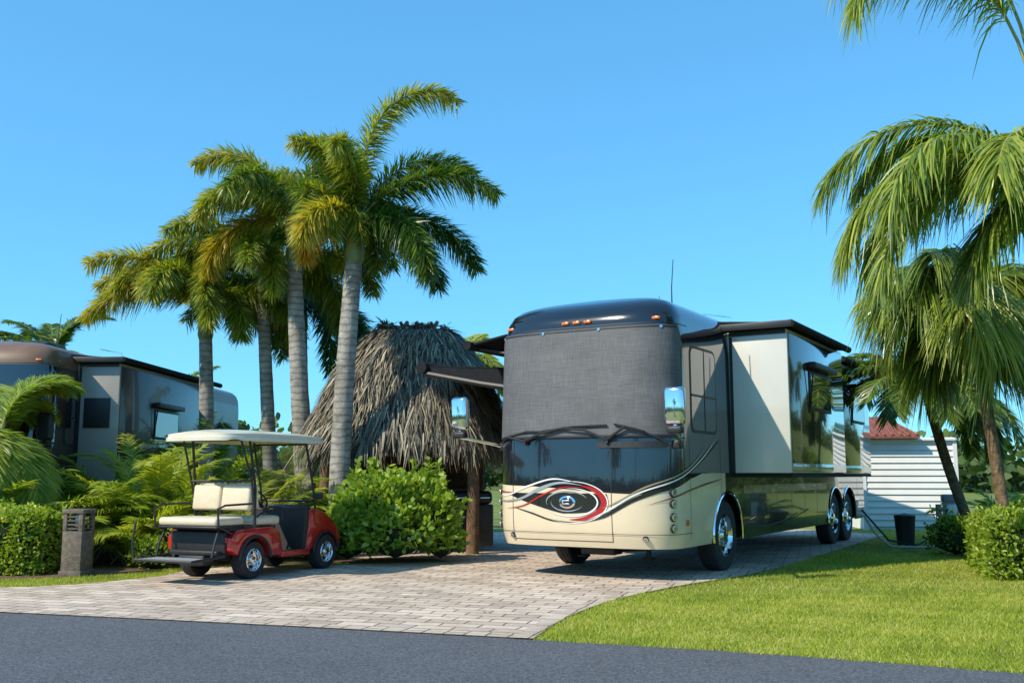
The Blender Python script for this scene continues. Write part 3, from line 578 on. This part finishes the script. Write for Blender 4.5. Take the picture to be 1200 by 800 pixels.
# ---------------------------------------------------------------- motorhome
def motorhome(name,loc,rz,Ln,colA,colB,colTop,slides,arches,main=True,sidecol='taupe',slidecol='slidecream',outcol='taupe',sc=1):
    e=empty(name,loc,rz,sc)
    Dp=.78; nn=3.7
    th=np.linspace(0,np.pi/2,600); aa=np.sin(th)**(2/nn); bb=1-np.cos(th)**(2/nn)
    px=1.32*aa;py=Dp*bb; arc=np.concatenate([[0],np.cumsum(np.hypot(np.diff(px),np.diff(py)))]); A0=float(arc[-1])
    ZW=[.42,.6,3.2,3.45,3.58,3.67,3.73,3.77,3.79]; WW=[1.29,1.33,1.32,1.29,1.23,1.12,.95,.6,.001]
    ZR=[.42,.6,.9,1.3,1.85,3.3,3.45,3.57,3.66,3.73,3.79]; RR=[.10,.02,.0,.0,.03,.14,.17,.25,.38,.56,.76]
    def sf(a,z):
        W=np.interp(z,ZW,WW); r=np.interp(z,ZR,RR); s_=min(abs(a),A0)
        ax=np.interp(s_,arc,aa); b_=np.interp(s_,arc,bb); sg=1 if a>=0 else -1
        y=r+(Dp-r)*b_
        if abs(a)>A0: y=Dp+abs(a)-A0
        return Vector((sg*W*ax,y,z))
    def surf(a,z,off=0.):
        p=sf(a,z)
        if off:
            da=sf(a+.01,z)-sf(a-.01,z); dz=sf(a,z+.01)-sf(a,z-.01); n=da.cross(dz).normalized()
            if n.dot(Vector((p.x,p.y-2.0,0)))<0: n=-n
            p=p+n*off
        return p
    def nor(a,z): return (surf(a,z,.02)-surf(a,z)).normalized()
    ys=set(np.round(np.linspace(Dp,Ln,24),3))
    RA=.6
    for c in arches:
        for t in np.linspace(-1,1,25): ys.add(round(c+RA*math.sin(t*math.pi/2),4))
        ys.add(round(c-RA-.002,4)); ys.add(round(c+RA+.002,4))
    ys=sorted(y for y in ys if y>Dp)
    fc=list(np.linspace(-A0,A0,81)); sd_=[A0+y-Dp for y in ys]
    cols=[-a for a in sd_[::-1]]+fc+sd_
    def zb(a):
        if abs(a)<=A0: return .42
        y=Dp+abs(a)-A0; z=.42
        for c in arches:
            if abs(y-c)<RA: z=max(z,.5+math.sqrt(RA*RA-(y-c)**2))
        return z
    def bnd(a):
        t=min(1,max(0,(abs(a)-.9)/1.6)); t=t*t*(3-2*t)
        return 1.16+.22*t-.05*math.sin(a*1.6)*(1-t)
    rows=[]
    for a in cols:
        z0=zb(a);b1=bnd(a)
        zs=list(np.linspace(z0,b1,7))+list(np.linspace(b1,1.83,5))[1:]+list(np.linspace(1.83,3.3,9))[1:]+[3.38,3.45,3.51,3.57,3.62,3.66,3.69,3.72,3.74,3.76,3.775,3.79]
        rows.append(zs)
    nr=len(rows[0]); nc=len(cols)
    vs=[sf(cols[i],rows[i][j]) for i in range(nc) for j in range(nr)]
    body=MB(); groups={}
    for i in range(nc-1):
        am=(cols[i]+cols[i+1])/2
        for j in range(nr-1):
            k=(colA if abs(am)<A0+1.4 else sidecol) if j<6 else (colB if j<10 else (colB if j<18 else colTop))
            groups.setdefault(k,[]).append((i*nr+j,(i+1)*nr+j,(i+1)*nr+j+1,i*nr+j+1))
    first=True
    for k,f in groups.items():
        if first: body.add(vs,f,k); first=False
        else:
            body.m+=[body.mi(k)]*len(f); body.f+=f
    rear=[((nc-1)*nr+j,j,j+1,(nc-1)*nr+j+1) for j in range(nr-1)]
    body.m+=[body.mi(colB)]*len(rear); body.f+=rear
    body.build('body_shell',e,40)
    s=MB()
    lastc=0.45
    for c in sorted(arches)+[None]:
        y1=(c-RA-.02) if c else Ln-.15
        if y1>lastc: s.box((-1.22,lastc,.43),(1.22,y1,1.0),'dark')
        if c: lastc=c+RA+.02
    s.box((-.85,.6,.38),(.85,Ln-.3,1.3),'dark'); s.box((-1.2,.6,1.14),(1.2,Ln-.2,1.29),'dark')
    s.build('chassis',e)
    wsm=MB()
    for c in arches:
        for sx in(-1,1): wheel(wsm,(sx*1.15,c,.5),.5,.28,sx)
    wsm.build('wheels',e)
    def patch(s,a0,a1,z0,z1,off,k,rad=.08,na=20,nz=16,taper=0.):
        vs=[];fs=[]
        zz=[z0+(z1-z0)*.5*(1-math.cos(math.pi*j/nz)) for j in range(nz+1)]
        for z in zz:
            dz=min(z-z0,z1-z); ins=rad-math.sqrt(max(0,rad*rad-max(0,rad-dz)**2))+taper*(z-z0)/(z1-z0)
            for i in range(na+1):
                vs.append(surf(a0+ins+(a1-a0-2*ins)*i/na,z,off))
        for j in range(nz):
            for i in range(na): fs.append((j*(na+1)+i,j*(na+1)+i+1,(j+1)*(na+1)+i+1,(j+1)*(na+1)+i))
        s.add(vs,fs,k)
    def rib(s,pts,ws,off,k,n=10):
        P=[Vector((p[0],p[1],0)) for p in pts]; out=[];w2=[]
        for i in range(len(P)-1):
            p0=P[max(i-1,0)];p1=P[i];p2=P[i+1];p3=P[min(i+2,len(P)-1)]
            for q in range(n):
                t=q/n; out.append(.5*((2*p1)+(p2-p0)*t+(2*p0-5*p1+4*p2-p3)*t*t+(3*p1-p0-3*p2+p3)*t**3)); w2.append(ws[i]+(ws[i+1]-ws[i])*t)
        out.append(P[-1]);w2.append(ws[-1])
        vs=[];fs=[]
        for i,p in enumerate(out):
            d=(out[min(i+1,len(out)-1)]-out[max(i-1,0)]); d.normalize(); nn_=Vector((-d.y,d.x,0))
            for q in(-1,0,1):
                r=p+nn_*w2[i]*.5*q; vs.append(surf(r.x,r.y,off))
        for i in range(len(out)-1):
            for q in range(2): fs.append((3*i+q,3*i+q+1,3*i+q+4,3*i+q+3))
        s.add(vs,fs,k)
    def lamp(s,a,z,r,k='lens'):
        n=nor(a,z); p=surf(a,z); s.cyl(p-n*.03,p+n*.022,r*1.15,r*1.05,'rubber',24); s.cyl(p+n*.0,p+n*.03,r*.92,r*.85,'chrome',24); s.cyl(p+n*.02,p+n*.036,r*.7,r*.6,k,24)
    s=MB()
    patch(s,-1.66,1.58,1.84,3.30,.022,'cover' if main else 'glass',.14,60,24,.05)
    if main:
        for (a0_,a1_,z_) in((-1.6,1.52,1.855),(-1.52,1.47,3.275)): patch(s,a0_,a1_,z_-.012,z_+.012,.026,'rubber',.005,60,2)
        for a_ in(-1.3,-.5,.35,1.2): s.cyl(surf(a_,3.27,.02),surf(a_,3.27,.035),.022,.02,'chrome',10)
    s.build('windshield_cover' if main else 'windshield',e,60)
    g=MB()
    for sx in(-1,1):
        patch(g,*(sorted((sx*(A0+.12),sx*(A0+1.05)))),1.95,3.05,.008,'glass',.1)
        patch(g,*(sorted((sx*(A0+.08),sx*(A0+1.09)))),1.91,3.09,.004,'rubber',.12)
    patch(g,A0+.6,A0+.63,1.95,3.05,.012,'rubber',.005,2,4); patch(g,A0+.12,A0+1.05,2.4,2.43,.012,'rubber',.005,6,2)
    patch(g,-1.7,1.7,1.822,1.836,.004,'rubber',.004,50,2)
    for a in(-.95,.55): patch(g,a-.004,a+.004,.5,1.8,.004,'rubber',.001,1,12)
    patch(g,-.95,.55,.5,.508,.004,'rubber',.001,20,1)
    patch(g,-1.9,1.9,.60,.606,.0035,'rubber',.001,60,1)
    patch(g,-1.9,1.9,3.325,3.335,.004,'rubber',.001,60,1)
    for a in(A0+.0,A0+1.2): patch(g,a,a+.008,.5,1.85,.004,'rubber',.001,1,12)
    g.build('glass_and_seams',e,60)
    if main:
        g=MB()
        cx,cz=-.08,1.0
        def arcp(rx,rz,a0,a1,dx=0,dz=0,n=11): return [(cx+dx+rx*math.cos(t*D2R),cz+dz+rz*math.sin(t*D2R)) for t in np.linspace(a0,a1,n)]
        tp=lambda w,n=11:[w*math.sin(math.pi*(i+.0)/(n-1))**.8 for i in range(n)]
        rib(g,[(-1.0,1.10),(-.6,1.04),(-.15,.99),(.25,1.0),(.50,1.06)],[.02,.15,.27,.24,.10],.004,'black')
        rib(g,arcp(.47,.225,75,-95,.06),tp(.085),.007,'red')
        rib(g,arcp(.54,.27,115,-120,.04),tp(.016),.009,'white')
        rib(g,arcp(.40,.18,100,-150,.04),tp(.022),.010,'white')
        rib(g,arcp(.31,.14,200,20,.0),tp(.020),.010,'silver')
        rib(g,arcp(.24,.115,-20,-190,.0),tp(.014),.010,'silver')
        rib(g,[(.15,1.22),(-.2,1.25),(-.5,1.17),(-.8,1.04),(-1.15,1.0),(-1.6,1.06)],[0,.03,.045,.03,.02,.0],.009,'silver')
        rib(g,[(.05,1.26),(-.3,1.30),(-.7,1.20),(-1.1,1.08),(-1.7,1.14)],[0,.02,.022,.018,.0],.009,'white')
        rib(g,[(.2,1.19),(-.15,1.19),(-.45,1.09),(-.75,.95),(-1.1,.90)],[0,.018,.022,.016,0],.011,'red')
        rib(g,[(.1,.74),(-.3,.76),(-.62,.85),(-.95,.93)],[0,.02,.022,0],.009,'black')
        rib(g,[(-.9,1.12),(-1.2,1.13),(-1.45,1.17),(-1.8,1.22)],[0,.02,.02,0],.011,'red')
        rib(g,[(.1,.74),(.45,.83),(.85,1.04),(1.3,1.2),(1.8,1.34),(2.3,1.5),(3.0,1.82)],[0,.04,.05,.06,.07,.08,.03],.009,'black')
        rib(g,[(.2,.77),(.5,.90),(.9,1.12),(1.4,1.28),(1.9,1.43),(2.4,1.62),(2.9,1.88)],[0,.018,.02,.018,.018,.018,0],.011,'white')
        rib(g,[(.4,.92),(.65,1.02),(1.0,1.2),(1.5,1.36),(2.0,1.52),(2.5,1.76)],[0,.02,.022,.018,.012,0],.011,'gold')
        rib(g,[(1.0,.97),(1.5,1.10),(2.0,1.18),(2.6,1.25),(3.1,1.3)],[0,.022,.025,.02,0],.009,'dkred')
        g.build('paint_graphics',e,60)
        g=MB(); p=surf(cx,cz,.0)
        bm=bmesh.new(); bmesh.ops.create_uvsphere(bm,u_segments=24,v_segments=12,radius=1)
        g.bm(bm,'chrome',Matrix.Translation(p+Vector((0,-.012,0)))@Matrix.Diagonal((.125,.018,.085,1)))
        bm=bmesh.new(); bmesh.ops.create_uvsphere(bm,u_segments=24,v_segments=12,radius=1)
        g.bm(bm,'black',Matrix.Translation(p+Vector((0,-.02,0)))@Matrix.Diagonal((.098,.018,.062,1)))
        g.box((p.x-.06,p.y-.045,p.z+.012),(p.x+.05,p.y-.03,p.z+.028),'silver',.004); g.box((p.x-.06,p.y-.045,p.z-.03),(p.x+.05,p.y-.03,p.z-.014),'silver',.004); g.box((p.x-.06,p.y-.046,p.z-.03),(p.x-.038,p.y-.031,p.z+.028),'silver',.004)
        g.build('emblem',e)
    g=MB()
    for sx in(-1,1):
        for z in(.68,.82,.99,1.13): lamp(g,sx*1.36,z,.052)
        lamp(g,sx*.98,.55,.035)
        patch(g,*sorted((sx*1.66,sx*1.76)),.7,.78,.008,'orange',.02,4,4)
    for a in(-1.15,-.17,0,.17,1.15):
        p=surf(a,3.39); g.box((p.x-.055,p.y-.03,p.z-.017),(p.x+.055,p.y+.03,p.z+.022),'orange',.012)
    g.build('lamps',e)
    g=MB()
    if main:
        def wl(pts,r): g.tube([surf(a,z,o) for a,z,o in pts],r,'rubber',6)
        wl([(-.75,1.80,.05),(-.45,1.9,.07),(-.1,1.97,.07)],[.022,.018,.012])
        wl([(-.70,1.79,.05),(-1.0,1.86,.07),(-1.4,1.78,.06)],[.02,.016,.01])
        wl([(-1.5,1.77,.045),(-1.1,1.86,.05),(-.7,1.93,.05),(-.3,1.92,.045)],.013)
        wl([(.5,1.80,.05),(.2,1.93,.08),(-.15,1.96,.07)],[.022,.018,.012])
        wl([(.5,1.80,.05),(.75,1.96,.08),(1.0,1.90,.07)],[.02,.02,.012])
        wl([(-.45,1.93,.05),(0,1.98,.05),(.5,1.99,.05)],.013); wl([(.6,2.0,.05),(.9,1.93,.05),(1.2,1.80,.045)],.014)
        g.cyl(surf(-.72,1.78,0),surf(-.72,1.78,.06),.03,.025,'rubber'); g.cyl(surf(.5,1.78,0),surf(.5,1.78,.06),.03,.025,'rubber')
        patch(g,.35,1.3,1.70,1.78,.02,'rubber',.03,20,4)
        g.build('wipers',e)
    g=MB(); mk='chrome' if main else 'rubber'
    for mx_,my,ax in((1.5,-.14,1.45),(-1.74,-.08,-1.5)):
        b0=surf(ax,1.74,.0); sx=1 if mx_>0 else -1
        g.box((b0.x-.07,b0.y-.07,b0.z-.05),(b0.x+.07,b0.y+.07,b0.z+.06),'rubber',.02)
        g.tube([b0,b0+Vector((sx*.1,-.12,.04)),(mx_,my,1.88),(mx_,my+.02,2.0)],.025,mk,10)
        g.box((mx_-.13,my-.06,1.97),(mx_+.13,my+.09,2.44),mk,.055,seg=4)
        g.box((mx_-.105,my+.088,2.0),(mx_+.105,my+.096,2.41),'glass',.003)
        g.box((mx_-.10,my-.04,1.86),(mx_+.10,my+.07,1.955),'rubber',.03,seg=3)
    g.build('mirrors',e)
    for si,(sx,y0,y1,d,z0,z1) in enumerate(slides):
        g=MB(); xo=1.29+d; xi=1.15
        def bx(xa,xb,*r,**kk):
            g.box((min(sx*xa,sx*xb),r[0],r[1]),(max(sx*xa,sx*xb),r[2],r[3]),r[4],**kk)
        bx(xi,xo,y0,z0,y1,z1,slidecol,bev=.015)
        bx(xo+.001,xo+.012,y0+.05,z0+.05,y1-.05,z1-.06,outcol,bev=.004)
        bx(xo+.001,xo+.016,y0+.05,z0+.02,y1-.05,z0+.14,'gold',bev=.004)
        bx(1.33,xo-.02,y0-.012,z1-.07,y0-.002,z1-.01,'rubber'); bx(1.33,1.375,y0-.012,z0,y0-.002,z1-.08,'rubber')
        bx(1.33,xo,y0+.02,z0-.06,y1-.02,z0-.003,'dark')
        if not main and si==0: bx(1.45,xo-.15,y0-.02,z0+1.1,y0-.003,z0+1.65,'rubber',bev=.005)
        wy0=y0+(y1-y0)*.32; wy1=wy0+min(1.3,(y1-y0)*.45)
        bx(xo+.013,xo+.03,wy0,z0+.95,wy1,z0+1.55,'rubber',bev=.006); bx(xo+.031,xo+.035,wy0+.05,z0+1.0,wy1-.05,z0+1.5,'glass')
        if not main:
            pts=[(sx*(xo+.02),y0+.1+(y1-y0-.3)*q,z0+.35+.55*math.sin(q*4.2)) for q in np.linspace(0,1,24)]
            g.add([(p[0],p[1],p[2]-.10*math.sin(math.pi*i/23)-.01) for i,p in enumerate(pts)]+[(p[0],p[1],p[2]+.10*math.sin(math.pi*i/23)+.01) for i,p in enumerate(pts)],[(i,i+1,i+25,i+24) for i in range(23)],'gold')
        bx(xo+.013,xo+.14,wy0-.06,z0+1.58,wy1+.06,z0+1.68,'rubber',bev=.02)
        g.tube([(sx*(xo+.02),wy0-.03,z0+.9),(sx*(xo+.1),wy0-.03,z0+1.6)],.012,'rubber',6)
        g.add([(sx*1.15,y0-.12,z1+.16),(sx*(xo+.1),y0-.12,z1+.07),(sx*(xo+.1),y1+.1,z1+.07),(sx*1.15,y1+.1,z1+.16),
               (sx*1.15,y0-.12,z1+.12),(sx*(xo+.1),y0-.12,z1+.03),(sx*(xo+.1),y1+.1,z1+.03),(sx*1.15,y1+.1,z1+.12)],
              [(0,1,2,3),(4,7,6,5),(0,4,5,1),(1,5,6,2),(2,6,7,3),(3,7,4,0)],'awn')
        g.cyl((sx*(xo+.1),y0-.15,z1+.05),(sx*(xo+.1),y1+.13,z1+.05),.055,.055,'awn',16)
        bx(1.2,xo+.12,y0-.16,z1+.0,y0-.115,z1+.1,'rubber',bev=.01)
        g.build('slide_out',e)
    g=MB()
    for sx in(-1,1):
        y=3.0
        while y<Ln-.5:
            a=A0+y-Dp
            if all(abs(y-c)>.62 for c in arches): patch(g,*sorted((sx*a,sx*(a+.01))),.5,1.3,.004,'rubber',.001,1,8)
            y+=.85
        y0b=arches[0]+.7; patch(g,*sorted((sx*(A0+y0b-Dp),sx*(A0+arches[1]-.7-Dp))),1.08,1.2,.006,'gold',.02,30,3)
        for c in arches:
            pts=[(sx*(1.328),c+(RA+.01)*math.cos(t),.5+(RA+.01)*math.sin(t)) for t in np.linspace(-.12,math.pi+.12,24)]
            g.tube(pts,.022,'chrome' if main else 'rubber',6)
    g.build('side_trim',e)
    g=MB()
    for y in(2.3,5.6,8.8):
        if y<Ln-1: g.prof([(y-.5,3.76),(y-.4,3.90),(y-.2,3.95),(y+.4,3.95),(y+.5,3.88),(y+.55,3.76)],-.36,.36,'rubber',.03)
    g.prof([(1.0,3.74),(1.1,3.84),(1.5,3.86),(1.6,3.74)],-.3,.35,'rubber',.02)
    g.tube([(.98,1.15,3.6),(.98,1.15,3.95),(.99,1.2,4.35)],[.012,.008,.006],'rubber',6)
    g.tube([(-.2,3.5,3.7),(-.2,3.55,4.3)],.006,'rubber',6)
    g.tube([(.6,4.8,3.7),(.6,4.8,4.05),(.1,4.8,4.15)],.012,'chrome',6)
    g.build('roof_units',e)
    g=MB()
    for x in(-.5,.5):
        g.cyl((x,1.3,.22),(x,1.3,.5),.035,.035,'rubber'); g.cyl((x,1.3,.20),(x,1.3,.22),.09,.09,'rubber')
    g.box((-.25,.7,.28),(.25,1.0,.42),'rubber',.02); g.tube([(-.9,1.75,.5),(.9,1.75,.5)],.07,'rubber',10)
    g.tube([(-.6,1.0,.36),(0,1.1,.30),(.7,1.0,.36)],.02,'rubber',6); g.box((-.9,1.1,.33),(-.55,1.5,.45),'rubber',.02)
    g.build('front_axle_and_hitch',e)
    if main:
        g=MB()
        def slab(pa,pb,y0,y1,th,k):
            (xa,za),(xb,zb_)=pa,pb
            g.add([(xa,y0,za),(xb,y0,zb_),(xb,y1,zb_),(xa,y1,za),(xa,y0,za-th),(xb,y0,zb_-th),(xb,y1,zb_-th),(xa,y1,za-th)],
                  [(0,1,2,3),(4,7,6,5),(0,4,5,1),(1,5,6,2),(2,6,7,3),(3,7,4,0)],k)
        slab((-1.25,3.52),(-2.25,3.36),1.0,6,.03,'awn'); g.cyl((-2.28,.9,3.32),(-2.28,6.1,3.32),.07,.07,'awn')
        g.box((-1.45,1.0,3.36),(-1.23,6,3.5),'rubber',.03)
        slab((-1.3,2.98),(-3.6,3.16),1.7,6.8,.03,'awn'); g.cyl((-3.65,1.6,3.12),(-3.65,6.9,3.12),.1,.1,'awn')
        g.add([(-1.3,1.7,2.98),(-3.6,1.7,3.14),(-3.6,1.7,3.0),(-2.6,1.7,2.80),(-1.3,1.7,2.62)],[(0,1,2,3,4)],'awn')
        g.tube([(-1.3,1.68,2.6),(-2.5,1.68,2.80),(-3.6,1.68,3.02)],.05,'rubber',8)
        g.tube([(-1.3,6.3,2.62),(-2.5,6.3,2.86),(-3.6,6.3,3.07)],.045,'rubber',8)
        g.tube([(-1.3,1.2,3.1),(-2.25,1.2,3.3)],.03,'rubber',8)
        g.build('awning',e)
    return e
motorhome('motorhome',(.82,13.6,0),-31.0*D2R,11.3,'cream','black','black',
    [(1,2.5,5.85,.90,1.38,3.45),(1,7.0,9.4,.60,1.38,3.40),(-1,3.0,6.5,.7,1.38,3.3)],[2.25,8.7,9.85],True,sc=1.03)
motorhome('motorhome',(-9.40,17.1,0),-2*D2R,11.0,'tan','dkbrown','brown',
    [(1,1.35,6.6,.80,1.15,3.45)],[2.3,8.6],False,'dkbrown','stone','dkbrown')

# ---------------------------------------------------------------- golf cart
e=empty('golf_cart',(-3.97,13.92,.010),-25*D2R)
s=MB()
for x,sx in((-.45,-1),(.45,1)):
    for y in(0,1.66): wheel(s,(x,y,.25),.25,.20,sx,'chrome',5,.6)
s.cyl((-.4,0,.245),(.4,0,.245),.035,.035,'rubber'); s.cyl((-.4,1.66,.245),(.4,1.66,.245),.03,.03,'rubber')
s.build('wheels',e)
s=MB()
def archp(cy,r,a0,a1,n=12,cz=.245): return [(cy+r*math.cos(t*D2R),cz+r*math.sin(t*D2R)) for t in np.linspace(a0,a1,n)]
for x0,x1 in((-.56,-.34),(.34,.56)):
    s.prof([(-.46,.40),(-.47,.56),(-.36,.66),(.38,.68),(.52,.60),(.60,.36),(.58,.28),(.36,.28)]+archp(0,.315,12,165)+[(-.36,.34)],x0,x1,'red',.025)
cowl=[(1.18,.30),(1.24,.62),(1.26,.88),(1.40,.90),(1.62,.84),(1.92,.66),(2.04,.5),(2.06,.36),(1.98,.30)]
s.prof(cowl+archp(1.66,.30,12,168),-.52,-.30,'red',.03)
s.prof(cowl+archp(1.66,.30,12,168),.30,.52,'red',.03)
s.prof([(1.20,.30),(1.24,.62),(1.26,.90),(1.40,.93),(1.62,.87),(1.92,.69),(2.07,.5),(2.09,.36),(1.98,.30)],-.298,.298,'red',.01)
s.box((.50,.56,.245),(.568,1.22,.33),'red',.015); s.box((-.568,.56,.245),(-.50,1.22,.33),'red',.015)
s.build('body_panels',e,40)
s=MB()
s.box((-.335,-.42,.26),(.335,.55,.66),'dark',.01); s.box((-.49,.55,.24),(.49,1.3,.30),'rubber',.01)
s.box((-.49,.56,.30),(.49,1.2,.315),'rubber'); s.prof([(1.12,.31),(1.18,.9),(1.27,.95),(1.3,.9),(1.26,.31)],-.5,.5,'rubber',.01)
for sx in(-1,1):
    s.tube([(sx*.57,y,z) for y,z in archp(0,.32,5,175,14)],.022,'rubber',6); s.tube([(sx*.53,y,z) for y,z in archp(1.66,.305,5,175,14)],.018,'rubber',6)
s.box((-.46,-.50,.36),(.46,-.43,.64),'rubber',.02); s.box((-.42,-.60,.34),(.42,-.5,.40),'rubber',.02)
s.box((-.5,-.45,.655),(.5,.5,.69),'rubber',.01)
s.box((-.22,-.62,.20),(.22,-.3,.34),'rubber',.03)
s.build('chassis_and_floor',e)
s=MB()
for x0,x1 in((-.50,-.008),(.008,.50)):
    s.box((x0,.10,.70),(x1,.60,.82),'vinyl',.045,seg=3)
    s.box((x0,.035,.92),(x1,.125,1.27),'vinyl',.04,Matrix.Rotation(8*D2R,4,'X'),3)
    s.box((x0,-.085,.90),(x1,.015,1.25),'vinyl',.04,Matrix.Rotation(-6*D2R,4,'X'),3)
s.box((-.50,-.72,.72),(.50,-.16,.83),'vinyl',.045,seg=3)
s.box((-.505,-.71,.69),(.505,-.17,.72),'rubber',.01)
s.build('seats',e,50)
s=MB()
s.box((-.47,-1.12,.285),(.47,-.72,.31),'rubber',.008); s.tube([(-.47,-.5,.33),(-.48,-1.12,.30),(.48,-1.12,.30),(.47,-.5,.33)],.02,'rubber',8)
for i in range(7): s.box((-.44,-1.09+i*.05,.311),(.44,-1.07+i*.05,.317),'grey')
for sx in(-1,1):
    s.tube([(sx*.47,-.75,.3),(sx*.47,-.70,.5),(sx*.45,-.6,.7)],.017,'rubber',8)
    s.tube([(sx*.53,-.45,.62),(sx*.54,-.72,.72),(sx*.54,-.74,.95),(sx*.54,-.6,.99),(sx*.54,-.08,1.0)],.015,'rubber',8)
    s.tube([(sx*.52,.02,.66),(sx*.53,.0,1.2),(sx*.50,-.12,1.88)],.018,'rubber',8)
    s.tube([(sx*.52,.02,.9),(sx*.53,-.08,1.3),(sx*.5,-.3,1.87)],.015,'rubber',8)
    s.tube([(sx*.49,1.42,.88),(sx*.49,1.36,1.2),(sx*.48,1.16,1.87)],.018,'rubber',8)
    s.tube([(sx*.53,.05,.82),(sx*.545,.3,.95),(sx*.545,.55,.93),(sx*.54,.6,.75)],.015,'rubber',8)
s.tube([(-.48,-1.12,.30),(-.50,-1.14,.52),(-.50,-1.1,.78)],.014,'rubber',8)
s.tube([(-.52,-.08,1.3),(.52,-.08,1.3)],.016,'rubber',8); s.tube([(-.5,-.12,1.86),(.5,-.12,1.86)],.016,'rubber',8)
s.tube([(-.49,1.39,1.0),(.49,1.39,1.0)],.014,'rubber',8); s.tube([(-.48,1.18,1.83),(.48,1.18,1.83)],.014,'rubber',8)
s.build('frame_and_rails',e)
s=MB(); s.add([(-.47,1.425,.92),(.47,1.425,.92),(.47,1.36,1.25),(.46,1.19,1.82),(-.46,1.19,1.82),(-.47,1.36,1.25)],[(0,1,2,5),(5,2,3,4)],'plexi'); s.build('windshield',e)
s=MB(); bm=bmesh.new(); bmesh.ops.create_cube(bm,size=1)
bmesh.ops.subdivide_edges(bm,edges=bm.edges[:],cuts=11,use_grid_fill=True)
for v in bm.verts:
    x,y,z=v.co.x*2,v.co.y*2,v.co.z
    r=(abs(x)**5+abs(y)**5)**.2; m_=max(abs(x),abs(y)); kx=1/(r/m_) if m_>0 else 1
    x*=kx;y*=kx
    ztop=.135*(1-.5*x*x-.4*y**4)
    flare=1+(.02 if z<0 else 0)
    v.co=Vector((x*.66*flare,.46+y*1.12*flare,(1.875+ztop*(z+.5)-.04*(.5-z)*(1 if max(abs(x),abs(y))>.9 else .3))))
s.bm(bm,'roofcream'); s.build('roof',e,50)
s=MB()
mt=Matrix.Translation((-.24,.98,1.02))@Matrix.Rotation(-55*D2R,4,'X')
pts=[mt@Vector((.17*math.cos(t),.17*math.sin(t),0)) for t in np.linspace(0,2*math.pi,25)]
s.tube(pts,.014,'rubber',8); 
for t in(0,2.1,4.2): s.tube([mt@Vector((0,0,0)),mt@Vector((.17*math.cos(t),.17*math.sin(t),0))],.01,'rubber',6)
s.tube([mt@Vector((0,0,0)),(-.24,1.22,.82)],.022,'rubber',8)
s.build('steering_wheel',e)
s=MB()
for sx in(-1,1):
    s.box((sx*.43-.06,-.485,.50),(sx*.43+.06,-.462,.57),'tail',.008); s.box((sx*.40-.07,2.02,.48),(sx*.40+.07,2.085,.56),'lens',.015)
    s.tube([(sx*.5,1.3,1.0),(sx*.6,1.3,1.06)],.01,'rubber',6); s.box((sx*.64-.07,1.28,1.03),(sx*.64+.07,1.31,1.12),'rubber',.01)
s.build('lights_and_mirrors',e)

# ---------------------------------------------------------------- bollard light
e=empty('bollard_light',(-6.08,14.2,0),-10*D2R); s=MB()
s.box((-.15,-.15,0),(.15,.15,.62),'greywood',.01); s.box((-.165,-.165,.86),(.165,.165,.92),'greywood',.012)
for x,y in((-.12,-.12),(.12,-.12),(-.12,.12),(.12,.12)): s.box((x-.03,y-.03,.62),(x+.03,y+.03,.86),'greywood',.004)
for z in(.655,.71,.765,.82): s.box((-.14,-.14,z-.012),(.14,.14,z+.005),'greywood',.003)
s.box((-.06,-.06,.62),(.06,.06,.86),'lens',.01); s.box((-.17,-.17,.0),(.17,.17,.08),'greywood',.01)
s.build('post_body',e)

# ---------------------------------------------------------------- shed
e=empty('white_shed',(10.15,25.6,0),-8*D2R)
s=MB(); s.box((-1.15,-.0,0),(1.1,3,2.32),'siding')
z=.1
while z<2.25:
    s.prof([(-.045,z),(-.006,z+.158),(.0,z+.158),(.0,z)],-1.15,1.1,'siding')
    z+=.16
s.box((-1.2,-.06,0),(-1.1,.0,2.33),'white'); s.box((1.05,-.06,0),(1.15,.0,2.33),'white')
s.build('walls',e)
s=MB()
s.add([(-1.5,-.35,2.36),(.2,-.35,2.36),(.2,3.35,2.36),(-1.5,3.35,2.36),(-1.1,1.5,2.95),(-.3,1.5,2.95),(-1.5,-.35,2.31),(.2,-.35,2.31),(.2,3.35,2.31),(-1.5,3.35,2.31)],
 [(0,1,5,4),(1,2,5),(2,3,4,5),(3,0,4),(0,6,7,1),(1,7,8,2),(2,8,9,3),(3,9,6,0),(6,9,8,7)],'tile')
for i in range(9):
    x=-1.45+i*.2; xt=max(-1.1,min(-.3,x)); s.tube([(x,-.35,2.38),(x+(xt-x)*.95,1.45,2.93)],.04,'tile',6)
s.box((-1.3,-.12,2.25),(1.25,3.1,2.305),'white',.01)
s.build('tiled_roof',e)
e=empty('utility_pedestal',(8.95,20.6,0),-10*D2R); s=MB(); s.box((-.14,-.1,0),(.14,.1,.85),'grey',.015); s.box((-.16,-.13,.85),(.16,.12,1.0),'grey',.03); s.box((-.1,-.125,.45),(.1,-.1,.8),'white',.01); s.cyl((-.25,-.1,.55),(-.25,-.1,.8),.06,.06,'grey'); s.cyl((-.25,-.1,0),(-.25,-.1,.55),.02,.02,'grey'); s.build('cabinet',e)
e=empty('trash_can',(7.85,20.2,0)); s=MB(); s.lathe([(.001,0),(.16,0),(.2,.55),(.21,.57),(.2,.6),(.001,.64)],Matrix.Rotation(-90*D2R,4,'Y'),'rubber',24); s.build('can',e)
s=MB(); s.tube([(6.9,19.8,.6),(7.05,19.6,.25),(7.3,19.5,.03),(7.7,19.3,.03),(8.2,19.5,.03),(8.6,20.0,.06),(8.8,20.4,.4)],.025,'hose',8); s.tube([(7.0,20.2,.7),(7.4,19.9,.12),(7.9,19.8,.03),(8.4,20.1,.2),(8.85,20.5,.7)],.02,'rubber',8); s.build('water_hose')
